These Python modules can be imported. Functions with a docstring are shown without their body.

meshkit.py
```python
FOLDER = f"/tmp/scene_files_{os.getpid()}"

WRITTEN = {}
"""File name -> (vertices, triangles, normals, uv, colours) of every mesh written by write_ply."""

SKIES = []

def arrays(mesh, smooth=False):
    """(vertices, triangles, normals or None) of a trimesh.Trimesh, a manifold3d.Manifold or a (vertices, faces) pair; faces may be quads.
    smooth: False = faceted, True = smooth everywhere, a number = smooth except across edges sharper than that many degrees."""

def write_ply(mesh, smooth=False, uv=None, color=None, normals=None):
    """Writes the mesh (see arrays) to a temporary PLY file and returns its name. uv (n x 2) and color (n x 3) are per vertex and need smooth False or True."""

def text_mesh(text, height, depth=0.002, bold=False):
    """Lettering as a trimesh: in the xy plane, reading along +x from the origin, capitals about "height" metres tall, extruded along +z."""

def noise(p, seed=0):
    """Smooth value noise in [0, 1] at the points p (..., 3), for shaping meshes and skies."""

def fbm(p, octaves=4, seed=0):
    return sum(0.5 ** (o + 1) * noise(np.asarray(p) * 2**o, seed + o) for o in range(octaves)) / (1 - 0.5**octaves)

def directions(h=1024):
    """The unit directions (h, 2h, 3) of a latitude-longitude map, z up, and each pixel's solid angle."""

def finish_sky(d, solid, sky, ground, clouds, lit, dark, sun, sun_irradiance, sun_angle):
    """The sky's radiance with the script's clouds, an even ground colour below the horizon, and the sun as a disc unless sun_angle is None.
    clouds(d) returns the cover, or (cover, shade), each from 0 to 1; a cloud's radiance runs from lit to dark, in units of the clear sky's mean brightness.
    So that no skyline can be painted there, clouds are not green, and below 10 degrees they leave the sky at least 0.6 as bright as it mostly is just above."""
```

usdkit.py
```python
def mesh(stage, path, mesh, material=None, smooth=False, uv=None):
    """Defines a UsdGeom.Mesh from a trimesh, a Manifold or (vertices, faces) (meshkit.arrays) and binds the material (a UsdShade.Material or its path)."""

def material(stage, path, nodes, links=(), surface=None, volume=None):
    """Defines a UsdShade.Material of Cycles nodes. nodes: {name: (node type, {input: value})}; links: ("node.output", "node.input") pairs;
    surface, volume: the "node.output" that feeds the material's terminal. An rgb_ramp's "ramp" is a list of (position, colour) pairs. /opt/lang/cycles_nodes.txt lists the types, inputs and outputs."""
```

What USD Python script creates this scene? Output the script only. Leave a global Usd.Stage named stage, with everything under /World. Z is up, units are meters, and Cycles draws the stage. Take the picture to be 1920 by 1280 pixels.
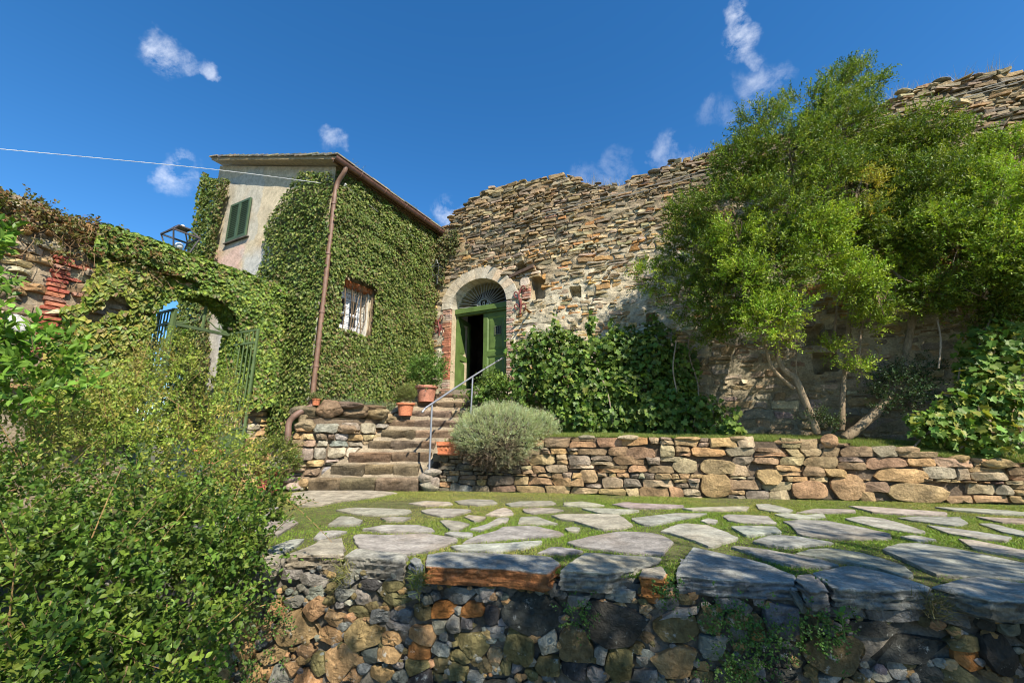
import math, numpy as np, trimesh, usdkit, meshkit
from pxr import Usd, UsdGeom, UsdLux, UsdShade, Gf, Sdf, Vt
T = Sdf.ValueTypeNames
stage = Usd.Stage.CreateInMemory()
UsdGeom.SetStageUpAxis(stage, 'Z'); UsdGeom.SetStageMetersPerUnit(stage, 1.0)
UsdGeom.Xform.Define(stage, '/World'); UsdGeom.Scope.Define(stage, '/World/Looks')

# ------------------------------------------------------------------ camera, sky, sun, exposure
EYE, PITCH = 0.81, math.atan(185 / 800)
cam = UsdGeom.Camera.Define(stage, '/World/camera')
cam.CreateFocalLengthAttr(15.0); cam.CreateHorizontalApertureAttr(36.0); cam.CreateVerticalApertureAttr(24.0)
cam.CreateClippingRangeAttr(Gf.Vec2f(0.05, 5000)); cam.CreateExposureAttr(0.92)
cam.AddTranslateOp().Set(Gf.Vec3d(0, 0, EYE)); cam.AddRotateXOp().Set(90 + math.degrees(PITCH))
SUN_AZ, SUN_EL = math.radians(150), math.radians(44)
S = np.array([math.sin(SUN_AZ) * math.cos(SUN_EL), math.cos(SUN_AZ) * math.cos(SUN_EL), math.sin(SUN_EL)])
sun = UsdLux.DistantLight.Define(stage, '/World/sun')
sun.CreateNormalizeAttr(True); sun.CreateIntensityAttr(1.25); sun.CreateAngleAttr(0.5); sun.CreateColorAttr(Gf.Vec3f(1, 0.93, 0.82))
m4 = Gf.Matrix4d(); m4.SetLookAt(Gf.Vec3d(0, 0, 0), Gf.Vec3d(*(-S)), Gf.Vec3d(0, 0, 1)); sun.AddTransformOp().Set(m4.GetInverse())
_c, _s = math.cos(PITCH), math.sin(PITCH)


def ray(x, y):
    u = 640 - y
    return np.array([x - 960, 800 * _c - u * _s, 800 * _s + u * _c])


def at(x, y, Y):                      # point at depth Y in the direction of a place in the photograph
    r = ray(x, y); return np.array([0, 0, EYE]) + r * (Y / r[1])


def gp(x, y, z=0.0):                  # point on the level z
    r = ray(x, y); return np.array([0, 0, EYE]) + r * ((z - EYE) / r[2])


def sky_material():
    n = {'sky': ('sky_texture', {'sky_type': 'single_scattering', 'sun_disc': False, 'sun_elevation': SUN_EL, 'sun_rotation': SUN_AZ, 'altitude': 900.0, 'air_density': 1.0, 'aerosol_density': 0.35, 'ozone_density': 3.0}),
         'hs': ('hsv', {'hue': 0.5, 'saturation': 1.30, 'value': 1.0, 'fac': 1.0}),
         'tc': ('texture_coordinate', {}),
         'nz': ('noise_texture', {'scale': 17.0, 'detail': 10.0, 'roughness': 0.66, 'distortion': 0.25}),
         'nr': ('map_range', {'from_min': 0.40, 'from_max': 0.72, 'to_min': 0.0, 'to_max': 1.0, 'clamp': True})}
    n['wn'] = ('noise_texture', {'scale': 6.5, 'detail': 6.0, 'roughness': .6}); n['wc'] = ('vector_math', {'math_type': 'subtract', 'vector2': (.5, .5, .5)}); n['ws'] = ('vector_math', {'math_type': 'scale', 'scale': .17}); n['wv'] = ('vector_math', {'math_type': 'add'}); n['wu'] = ('vector_math', {'math_type': 'normalize'})
    l = [('tc.generated', 'nz.vector'), ('nz.fac', 'nr.value'), ('sky.color', 'hs.color'), ('tc.generated', 'wn.vector'), ('wn.color', 'wc.vector1'), ('wc.vector', 'ws.vector1'), ('ws.vector', 'wv.vector2'), ('tc.generated', 'wv.vector1'), ('wv.vector', 'wu.vector1')]
    total = None
    for i, (x, y, r, a) in enumerate([(298, 100, 1.8, .75), (300, 125, 1.3, .5), (345, 120, 1.2, .55), (385, 143, 1.1, .5), (1402, 32, 1.7, .75), (1425, 70, 1.2, .5), (325, 335, 1.6, .7), (340, 362, 1.3, .5), (622, 262, 1.3, .45), (1430, 140, 2.2, .38), (1395, 172, 1.8, .3), (1335, 215, 1.8, .22), (1250, 290, 1.8, .32), (1150, 330, 2.4, .22), (1105, 335, 2.0, .18), (860, 405, 2.6, .6)]):
        d = ray(x, y); d = d / np.linalg.norm(d)
        n[f'd{i}'] = ('vector_math', {'math_type': 'dot_product', 'vector2': d})
        n[f'r{i}'] = ('map_range', {'range_type': 'smoothstep', 'from_min': math.cos(math.radians(r * 1.25)), 'from_max': 1.0, 'to_min': 0.0, 'to_max': a, 'clamp': True})
        l += [('wu.vector', f'd{i}.vector1'), (f'd{i}.value', f'r{i}.value')]
        if total is None:
            total = f'r{i}.result'
        else:
            n[f'm{i}'] = ('math', {'math_type': 'maximum'}); l += [(total, f'm{i}.value1'), (f'r{i}.result', f'm{i}.value2')]; total = f'm{i}.value'
    n['mul'] = ('math', {'math_type': 'multiply', 'use_clamp': True}); l += [(total, 'mul.value1'), ('nr.result', 'mul.value2')]
    n['mx'] = ('mix', {'color2': (6.2, 6.4, 6.8)}); n['bg'] = ('background_shader', {'strength': 0.115})
    l += [('mul.value', 'mx.fac'), ('hs.color', 'mx.color1'), ('mx.color', 'bg.color')]
    return usdkit.material(stage, '/World/Looks/sky', n, l, surface='bg.background')


sky = UsdLux.DomeLight.Define(stage, '/World/sky')
UsdShade.MaterialBindingAPI.Apply(sky.GetPrim()).Bind(sky_material())
sky.GetPrim().SetCustomDataByKey('kind', 'structure')

# ------------------------------------------------------------------ helpers: prims
counts = {}


def numbered(path):
    n = counts.get(path, 0); counts[path] = n + 1
    return path if n == 0 else f'{path}_{n:03d}'


def tag(o, label=None, category=None, group=None, kind=None):
    p = o.GetPrim() if hasattr(o, 'GetPrim') else o
    for k, v in (('label', label), ('category', category), ('group', group), ('kind', kind)):
        if v: p.SetCustomDataByKey(k, v)
    return o


def thing(name, label=None, category=None, group=None, kind=None, parent='/World', loc=None):
    x = UsdGeom.Xform.Define(stage, numbered(f'{parent}/{name}'))
    if loc is not None: x.AddTranslateOp().Set(Gf.Vec3d(*map(float, loc)))
    tag(x, label, category, group, kind)
    return str(x.GetPath())


def put(name, vf, mat, parent='/World', tint=None, smooth=False, label=None, category=None, group=None, kind=None):
    v, f = np.asarray(vf[0], float), np.asarray(vf[1], int)
    if f.shape[1] == 4: f = np.vstack([f[:, [0, 1, 2]], f[:, [0, 2, 3]]])
    m = UsdGeom.Mesh.Define(stage, numbered(f'{parent}/{name}'))
    m.CreatePointsAttr(Vt.Vec3fArray.FromNumpy(v.astype(np.float32)))
    m.CreateFaceVertexCountsAttr(Vt.IntArray.FromNumpy(np.full(len(f), 3, np.int32)))
    m.CreateFaceVertexIndicesAttr(Vt.IntArray.FromNumpy(f.astype(np.int32).ravel()))
    m.CreateSubdivisionSchemeAttr('none')
    if smooth:
        fn = np.cross(v[f[:, 1]] - v[f[:, 0]], v[f[:, 2]] - v[f[:, 0]]); n = np.zeros_like(v)
        for k in range(3): np.add.at(n, f[:, k], fn)
        n /= np.maximum(np.linalg.norm(n, axis=1, keepdims=True), 1e-12)
        m.CreateNormalsAttr(Vt.Vec3fArray.FromNumpy(n.astype(np.float32))); m.SetNormalsInterpolation('vertex')
    if tint is not None:
        t = np.asarray(tint, np.float32)
        if t.ndim == 1: t = np.tile(t, (len(v), 1))
        UsdGeom.PrimvarsAPI(m).CreatePrimvar('tint', T.Color3fArray, 'vertex').Set(Vt.Vec3fArray.FromNumpy(np.ascontiguousarray(t)))
    UsdShade.MaterialBindingAPI.Apply(m.GetPrim()).Bind(mat)
    tag(m, label, category, group, kind)
    return str(m.GetPath())


class Bag:                            # collects shapes that make one mesh
    def __init__(self): self.v, self.f, self.t, self.n = [], [], [], 0

    def add(self, vf, tint=None):
        v, f = np.asarray(vf[0], float), np.asarray(vf[1], int)
        if len(v) == 0: return self
        if f.shape[1] == 4: f = np.vstack([f[:, [0, 1, 2]], f[:, [0, 2, 3]]])
        self.v.append(v); self.f.append(f + self.n); self.n += len(v)
        t = np.asarray((.5, .5, .5) if tint is None else tint, float)
        self.t.append(np.tile(t, (len(v), 1)) if t.ndim == 1 else t)
        return self

    def get(self): return np.vstack(self.v), np.vstack(self.f)
    def tint(self): return np.vstack(self.t)


# ------------------------------------------------------------------ helpers: materials
def mat_stone(name, lichen=(.5, .5, .46), amount=.5, dark=.55, bump=.6, scale=1.0, streak=0.0, rough=.85, dist=.02):
    n = {'at': ('attribute', {'attribute': 'tint'}), 'ge': ('geometry', {}),
         'mp': ('mapping', {'scale': (1, 1, 1 + 5 * streak)}),
         'n1': ('noise_texture', {'scale': 3.5 * scale, 'detail': 6.0, 'roughness': .65}),
         'n2': ('noise_texture', {'scale': 26.0 * scale, 'detail': 5.0, 'roughness': .7, 'distortion': .4}),
         'n3': ('noise_texture', {'scale': 11.0 * scale, 'detail': 7.0, 'roughness': .7}),
         'n4': ('noise_texture', {'scale': 1.4, 'detail': 4.0}),
         'r1': ('map_range', {'from_min': .3, 'from_max': .7, 'to_min': dark, 'to_max': 1.35, 'clamp': True}),
         'r2': ('map_range', {'from_min': .3, 'from_max': .72, 'to_min': .62, 'to_max': 1.3, 'clamp': True}),
         'k': ('math', {'math_type': 'multiply'}), 'cc': ('combine_color', {}),
         'b': ('mix', {'mix_type': 'multiply', 'fac': 1.0}),
         'r3': ('map_range', {'from_min': .60, 'from_max': .70, 'to_min': 0.0, 'to_max': amount, 'clamp': True}),
         'b2': ('mix', {'color2': lichen}),
         'r4': ('map_range', {'from_min': .5, 'from_max': .68, 'to_min': 0.0, 'to_max': .30, 'clamp': True}),
         'b3': ('mix', {'mix_type': 'multiply', 'color2': (1.0, .72, .42)}),
         'h': ('math', {'math_type': 'multiply_add', 'value2': .6}),
         'bp': ('bump', {'strength': bump, 'distance': dist}),
         'p': ('principled_bsdf', {'roughness': rough, 'specular_ior_level': .2})}
    l = [('ge.position', 'mp.vector')] + [('mp.vector', f'n{i}.vector') for i in (1, 2, 3, 4)]
    l += [('n1.fac', 'r1.value'), ('n2.fac', 'r2.value'), ('r1.result', 'k.value1'), ('r2.result', 'k.value2'), ('k.value', 'cc.r'), ('k.value', 'cc.g'), ('k.value', 'cc.b'),
          ('at.color', 'b3.color1'), ('n4.fac', 'r4.value'), ('r4.result', 'b3.fac'), ('b3.color', 'b.color1'), ('cc.color', 'b.color2'), ('n3.fac', 'r3.value'), ('r3.result', 'b2.fac'), ('b.color', 'b2.color1'),
          ('n2.fac', 'h.value1'), ('n3.fac', 'h.value3'), ('h.value', 'bp.height'), ('bp.normal', 'p.normal'), ('b2.color', 'p.base_color')]
    return usdkit.material(stage, f'/World/Looks/{name}', n, l, surface='p.BSDF')


def mat_leaf(name, rough=.48, spec=.3, trans=.32, back=(1.15, 1.2, .6)):
    n = {'at': ('attribute', {'attribute': 'tint'}), 'm': ('mix', {'mix_type': 'multiply', 'fac': 1.0, 'color2': back}),
         'p': ('principled_bsdf', {'roughness': rough, 'specular_ior_level': spec}), 't': ('translucent_bsdf', {}), 'x': ('mix_closure', {'fac': trans})}
    return usdkit.material(stage, f'/World/Looks/{name}', n, [('at.color', 'p.base_color'), ('at.color', 'm.color1'), ('m.color', 't.color'), ('p.BSDF', 'x.closure1'), ('t.BSDF', 'x.closure2')], surface='x.closure')


def mat_plain(name, rough=.6, spec=.4, metal=0.0, wear=.25, scale=8.0, bump=.15):
    n = {'at': ('attribute', {'attribute': 'tint'}), 'ge': ('geometry', {}), 'n1': ('noise_texture', {'scale': scale, 'detail': 6.0, 'roughness': .7}),
         'n2': ('noise_texture', {'scale': scale * 9, 'detail': 3.0}),
         'r1': ('map_range', {'from_min': .3, 'from_max': .7, 'to_min': 1 - wear, 'to_max': 1 + wear, 'clamp': True}), 'cc': ('combine_color', {}),
         'b': ('mix', {'mix_type': 'multiply', 'fac': 1.0}), 'bp': ('bump', {'strength': bump, 'distance': .006}),
         'p': ('principled_bsdf', {'roughness': rough, 'specular_ior_level': spec, 'metallic': metal})}
    l = [('ge.position', 'n1.vector'), ('ge.position', 'n2.vector'), ('n1.fac', 'r1.value'), ('r1.result', 'cc.r'), ('r1.result', 'cc.g'), ('r1.result', 'cc.b'), ('at.color', 'b.color1'), ('cc.color', 'b.color2'), ('b.color', 'p.base_color'), ('n2.fac', 'bp.height'), ('bp.normal', 'p.normal')]
    return usdkit.material(stage, f'/World/Looks/{name}', n, l, surface='p.BSDF')


M_slab = mat_stone('slate_slab', lichen=(.42, .43, .40), amount=.12, dark=.5, bump=1.0, scale=1.8, rough=.8)
M_boulder = mat_stone('boulder_stone', lichen=(.48, .48, .42), amount=.8, dark=.38, bump=1.0, dist=.035, scale=1.25)
M_terrace = mat_stone('terrace_stone', lichen=(.42, .38, .30), amount=.12, dark=.42, bump=1.0, scale=1.3, dist=.03)
M_castle = mat_stone('castle_stone', lichen=(.5, .47, .38), amount=.4, dark=.55, bump=.9, scale=1.2)
M_mortar = mat_stone('old_mortar', lichen=(.5, .48, .42), amount=.3, dark=.6, bump=.9, scale=1.6, rough=.95)
M_soil = mat_stone('soil', lichen=(.2, .16, .1), amount=.3, dark=.5, bump=.8, scale=2.0, rough=1.0)
M_plaster = mat_stone('old_plaster', lichen=(.5, .47, .4), amount=.25, dark=.8, bump=.55, scale=2.2, rough=.95)
M_brick = mat_stone('brick', lichen=(.42, .3, .24), amount=.4, dark=.7, bump=.6, scale=2.0)
M_bark = mat_stone('bark', lichen=(.4, .38, .3), amount=.3, dark=.55, bump=.9, scale=2.5, streak=-.15)
M_terra = mat_stone('terracotta', lichen=(.5, .42, .34), amount=.6, dark=.75, bump=.25, scale=1.5)
M_leaf = mat_leaf('leaf'); M_ivy = mat_leaf('ivy_leaf', rough=.5, spec=.28, trans=.25)
M_grass = mat_leaf('grass_blade', rough=.6, spec=.25, trans=.35)
M_paint = mat_plain('green_paint', rough=.55, wear=.28, scale=4)
M_metal = mat_plain('painted_metal', rough=.55, wear=.4, scale=7, bump=.3)
M_galv = mat_plain('galvanised_steel', rough=.5, metal=.6, wear=.15)
M_wood = mat_plain('old_wood', rough=.85, wear=.4, scale=14, bump=.5)
M_dry = mat_leaf('dry_leaf', rough=.8, spec=.1, trans=.2)
M_glass = usdkit.material(stage, '/World/Looks/window_glass', {'fr': ('fresnel', {'IOR': 1.3}), 't': ('transparent_bsdf', {'color': (.85, .9, .88)}), 'g': ('glossy_bsdf', {'roughness': .02, 'color': (1, 1, 1)}), 'x': ('mix_closure', {})},
                          [('fr.fac', 'x.fac'), ('t.BSDF', 'x.closure1'), ('g.BSDF', 'x.closure2')], surface='x.closure')

M_pane = usdkit.material(stage, '/World/Looks/thin_glass', {'t': ('transparent_bsdf', {'color': (.93, .95, .95)}), 'g': ('glossy_bsdf', {'roughness': .05, 'color': (1, 1, 1)}), 'x': ('mix_closure', {'fac': .04})}, [('t.BSDF', 'x.closure1'), ('g.BSDF', 'x.closure2')], surface='x.closure')

# ------------------------------------------------------------------ helpers: shapes


def frame(o, u):
    o = np.array([o[0], o[1], 0.0]); u = np.array([u[0], u[1], 0.0]); u /= np.linalg.norm(u); d = np.array([u[1], -u[0], 0])

    def P(a, v, w=0.0):
        a, v, w = np.broadcast_arrays(np.asarray(a, float), np.asarray(v, float), np.asarray(w, float))
        return o + a[..., None] * u + v[..., None] * np.array([0, 0, 1.0]) + w[..., None] * d
    P.u, P.d = u, d
    return P


def path_frame(pts):
    """u runs along a polyline seen from its outer side, d points outward."""
    pts = np.asarray(pts, float); seg = np.diff(pts, axis=0); L = np.concatenate([[0], np.cumsum(np.linalg.norm(seg, axis=1))])
    dirs = seg / np.linalg.norm(seg, axis=1, keepdims=True)
    node = np.vstack([dirs[:1], (dirs[1:] + dirs[:-1]) / 2, dirs[-1:]])

    def P(a, v, w=0.0):
        a, v, w = np.broadcast_arrays(np.asarray(a, float), np.asarray(v, float), np.asarray(w, float))
        ac = np.clip(a, 0, L[-1]); ex = a - ac
        x, y = np.interp(ac, L, pts[:, 0]), np.interp(ac, L, pts[:, 1])
        dx, dy = np.interp(ac, L, node[:, 0]), np.interp(ac, L, node[:, 1]); q = np.hypot(dx, dy); dx, dy = dx / q, dy / q
        return np.stack([x + ex * dx + w * dy, y + ex * dy - w * dx, v], -1)
    P.length = L[-1]
    return P


def level(z0=0.0):
    def P(a, v, w=0.0):
        a, v, w = np.broadcast_arrays(np.asarray(a, float), np.asarray(v, float), np.asarray(w, float))
        return np.stack([a, v, z0 + w], -1)
    return P


def fbox(P, u0, u1, v0, v1, d0, d1):
    c = P(np.array([u0, u1, u1, u0, u0, u1, u1, u0]), np.array([v0, v0, v1, v1, v0, v0, v1, v1]), np.array([d0, d0, d0, d0, d1, d1, d1, d1]))
    return c, np.array([[4, 5, 6, 7], [1, 0, 3, 2], [0, 1, 5, 4], [2, 3, 7, 6], [1, 2, 6, 5], [3, 0, 4, 7]])


def bar(a, b, w, h=None, up=(0, 0, 1)):
    """a square bar from a to b, w wide and h high"""
    a, b = np.asarray(a, float), np.asarray(b, float); h = h or w
    t = (b - a) / np.linalg.norm(b - a); up = np.asarray(up, float)
    x = np.cross(t, up); x = np.cross(t, (1, 0, 0)) if np.linalg.norm(x) < 1e-3 else x
    x /= np.linalg.norm(x); y = np.cross(x, t)
    q = [(-w / 2, -h / 2), (w / 2, -h / 2), (w / 2, h / 2), (-w / 2, h / 2)]
    v = np.array([a + x * i + y * j for i, j in q] + [b + x * i + y * j for i, j in q])
    return v, np.array([[3, 2, 1, 0], [4, 5, 6, 7], [0, 1, 5, 4], [1, 2, 6, 5], [2, 3, 7, 6], [3, 0, 4, 7]])


def tube(pts, r, n=8, cap=True):
    pts = np.asarray(pts, float); k = len(pts); r = np.broadcast_to(np.asarray(r, float), (k,))
    tan = np.gradient(pts, axis=0); tan /= np.linalg.norm(tan, axis=1, keepdims=True)
    ref = np.array([0.13, 0.21, 0.97]); ref = np.array([.97, .1, .2]) if abs(tan[:, 2]).mean() > .8 else ref
    x = np.cross(tan, ref); x /= np.linalg.norm(x, axis=1, keepdims=True); y = np.cross(tan, x)
    an = np.arange(n) * 2 * np.pi / n
    v = (pts[:, None] + r[:, None, None] * (np.cos(an)[None, :, None] * x[:, None] + np.sin(an)[None, :, None] * y[:, None])).reshape(-1, 3)
    i, j = np.meshgrid(np.arange(k - 1), np.arange(n), indexing='ij'); j2 = (j + 1) % n
    q = np.stack([i * n + j, i * n + j2, (i + 1) * n + j2, (i + 1) * n + j], -1).reshape(-1, 4)
    f = np.vstack([q[:, [0, 2, 1]], q[:, [0, 3, 2]]])
    if cap:
        v = np.vstack([v, pts[:1], pts[-1:]]); a = np.arange(n); b = (a + 1) % n
        f = np.vstack([f, np.stack([np.full(n, k * n), a, b], 1), np.stack([np.full(n, k * n + 1), (k - 1) * n + b, (k - 1) * n + a], 1)])
    return v, f


def curve(pts, n=24):
    """smooth curve through points (Catmull-Rom)"""
    p = np.asarray(pts, float); p = np.vstack([2 * p[0] - p[1], p, 2 * p[-1] - p[-2]]); out = []
    m = len(p) - 3; per = max(2, n // m)
    for i in range(m):
        t = np.linspace(0, 1, per, endpoint=False)[:, None]; a, b, c, d = p[i:i + 4]
        out.append(.5 * (2 * b + (c - a) * t + (2 * a - 5 * b + 4 * c - d) * t * t + (3 * b - a - 3 * c + d) * t ** 3))
    return np.vstack(out + [p[-2:-1]])


def lathe(profile, n=24, loc=(0, 0, 0)):
    pr = np.asarray(profile, float); an = np.arange(n) * 2 * np.pi / n
    v = np.stack([pr[:, None, 0] * np.cos(an), pr[:, None, 0] * np.sin(an), np.broadcast_to(pr[:, None, 1], (len(pr), n))], -1).reshape(-1, 3) + np.asarray(loc)
    i, j = np.meshgrid(np.arange(len(pr) - 1), np.arange(n), indexing='ij'); j2 = (j + 1) % n
    return v, np.stack([i * n + j, i * n + j2, (i + 1) * n + j2, (i + 1) * n + j], -1).reshape(-1, 4)


def grid(u, v, fn):
    """sheet of quads over the arrays u, v: fn(U, V) -> points"""
    U, V = np.meshgrid(u, v, indexing='ij'); p = fn(U, V); a, b = len(u), len(v)
    i, j = np.meshgrid(np.arange(a - 1), np.arange(b - 1), indexing='ij')
    return p.reshape(-1, 3), np.stack([i * b + j, (i + 1) * b + j, (i + 1) * b + j + 1, i * b + j + 1], -1).reshape(-1, 4)


def resample(poly, n, rounds=1):
    p = np.asarray(poly, float)
    for _ in range(rounds):
        q = np.roll(p, -1, 0); p = np.stack([.78 * p + .22 * q, .22 * p + .78 * q], 1).reshape(-1, 2)
    c = np.vstack([p, p[:1]]); L = np.concatenate([[0], np.cumsum(np.linalg.norm(np.diff(c, axis=0), axis=1))])
    t = np.linspace(0, L[-1], n, endpoint=False)
    return np.stack([np.interp(t, L, c[:, 0]), np.interp(t, L, c[:, 1])], 1)


ROUGH = [(1.0, None), (1.0, .3), (.955, .8), (.84, .98), (.42, 1.0)]
FINE = [(1.0, None), (1.0, .05), (.99, .42), (.965, .72), (.92, .90), (.83, .98), (.6, 1.0), (.36, 1.0), (.16, 1.0)]
SLAB = [(1.0, None), (1.0, .3), (1.0, .86), (.992, .98), (.97, 1.0), (.7, 1.0), (.4, 1.0)]


def stone(P, poly, back, proud, rng, n=14, rings=ROUGH, rough=.25, edge=.04, tilt=.2, rounds=1, base=0.0, freq=None):
    p = resample(poly, n, rounds)
    area = .5 * np.sum(p[:, 0] * np.roll(p[:, 1], -1) - np.roll(p[:, 0], -1) * p[:, 1])
    if area < 0: p = p[::-1]
    c = p.mean(0); size = math.sqrt(abs(area)) + 1e-6
    q = p - c
    q = q * (1 + edge * rng.normal(size=(n, 1)))
    tl = rng.normal(size=2) * tilt * proud / size; sd = rng.random(3) * 50; fr = (freq or 2.2) / size
    V = []; cuts = [(rng.uniform(0, 6.28), rng.uniform(.95, 1.5)) for _ in range(4)] if rough > .25 else []
    for s, h in rings:
        uv = c + q * s
        if h is None: d = np.full(n, -back)
        else:
            nz = meshkit.noise(np.c_[uv * fr, np.full(n, h)] + sd) - .5 + .5 * (meshkit.noise(np.c_[uv * fr * 2.3, np.full(n, h)] + sd) - .5)
            if n > 30: nz = nz + .34 * (meshkit.noise(np.c_[uv * fr * 5.2, np.full(n, h)] + sd) - .5) - .5 * np.maximum(0, .12 - np.abs(meshkit.noise(np.c_[uv * fr * 1.3, np.full(n, 7)] + sd) - .5))*2
            d = base + proud * (h + rough * 2 * nz * (h > .1)) + (uv - c) @ tl * h
            for ca, co in cuts: d = np.where(h > .1, np.minimum(d, base + proud * (co - 1.5 * ((uv - c) @ [math.cos(ca), math.sin(ca)]) / size)), d)
            uv = uv + q * (.10 * rough * nz[:, None])
        V.append(P(uv[:, 0], uv[:, 1], d))
    k = len(V); v = np.vstack(V + [P(c[:1, None][0], c[1:, None][0], np.array([base + proud]))])
    i, j = np.meshgrid(np.arange(k - 1), np.arange(n), indexing='ij'); j2 = (j + 1) % n
    qd = np.stack([i * n + j, i * n + j2, (i + 1) * n + j2, (i + 1) * n + j], -1).reshape(-1, 4)
    a = np.arange(n); f = np.vstack([qd[:, [0, 1, 2]], qd[:, [0, 2, 3]], np.stack([(k - 1) * n + a, (k - 1) * n + (a + 1) % n, np.full(n, k * n)], 1)])
    return v, f


def rubble(u0, u1, v0, v1, rng, h=(.08, .2), asp=(1.2, 3.0), split=.22, gap=.012, jit=.16):
    """a coursed rubble face: polygons in (u, v)"""
    out, v, k = [], v0, 0
    ph = rng.random() * 90; hm = (h[0] + h[1]) / 2
    wave = lambda kk, u: .5 * hm * ((meshkit.noise(np.array([u * .9 / (hm * 6), kk * 3.7, ph])) - .5) * 2)
    while v < v1:
        hh = rng.uniform(*h); u = u0 - rng.uniform(0, hh * 2); s0 = 0
        while u < u1:
            w = hh * rng.uniform(*asp); s1 = rng.uniform(-jit, jit) * hh
            b0, b1, t0, t1 = v + wave(k, u), v + wave(k, u + w), v + hh + wave(k + 1, u), v + hh + wave(k + 1, u + w)
            cells = [(0.0, 1.0)]
            if rng.random() < split and hh > .6 * hm + .03:
                f = rng.uniform(.35, .65); cells = [(0, f), (f, 1)]
            for a, b in cells:
                bl, br = np.array([u - s0 * (.5 - a), b0 + (t0 - b0) * a]), np.array([u + w - s1 * (.5 - a), b1 + (t1 - b1) * a])
                tr, tl = np.array([u + w - s1 * (.5 - b), b1 + (t1 - b1) * b]), np.array([u - s0 * (.5 - b), b0 + (t0 - b0) * b])
                pts = []
                for p, q in ((bl, br), (br, tr), (tr, tl), (tl, bl)):
                    pts += [p, (p + q) / 2 + rng.normal(size=2) * .05 * hh * (b - a)]
                pts = np.array(pts); c = pts.mean(0); e = pts - c; ln = np.linalg.norm(e, axis=1, keepdims=True)
                g = rng.uniform(.5, 1.6) * gap
                out.append(c + e * np.maximum(.35, 1 - g / np.maximum(ln, 1e-6) * 1.2) + rng.normal(size=e.shape) * .03 * hh)
            u += w; s0 = s1
        v += hh; k += 1
    return out


def pick(pal, rng, var=.18):
    c = np.array(pal[rng.integers(len(pal))], float)
    return np.clip(c * rng.uniform(1 - var, 1 + var) * (1 + rng.normal(size=3) * .04), .01, .8)


def in_poly(pts, poly):
    pts, poly = np.asarray(pts, float), np.asarray(poly, float); x, y = pts[..., 0], pts[..., 1]; res = np.zeros(x.shape, bool); j = len(poly) - 1
    for i in range(len(poly)):
        (xi, yi), (xj, yj) = poly[i], poly[j]
        res ^= ((yi > y) != (yj > y)) & (x < (xj - xi) * (y - yi) / (yj - yi + 1e-12) + xi); j = i
    return res


def boulder(c, size, rng, sub=2, rough=.25):
    m = trimesh.creation.icosphere(sub, 1.0); v = np.array(m.vertices)
    for _ in range(7):
        d = rng.normal(size=3); d /= np.linalg.norm(d); h = rng.uniform(.62, .9); over = np.maximum(v @ d - h, 0); v = v - over[:, None] * d * .9
    v *= (1 + rough * (meshkit.fbm(v * 1.7 + rng.random(3) * 40, 3) - .5))[:, None]
    return v * np.asarray(size) + np.asarray(c), np.array(m.faces)


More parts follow.
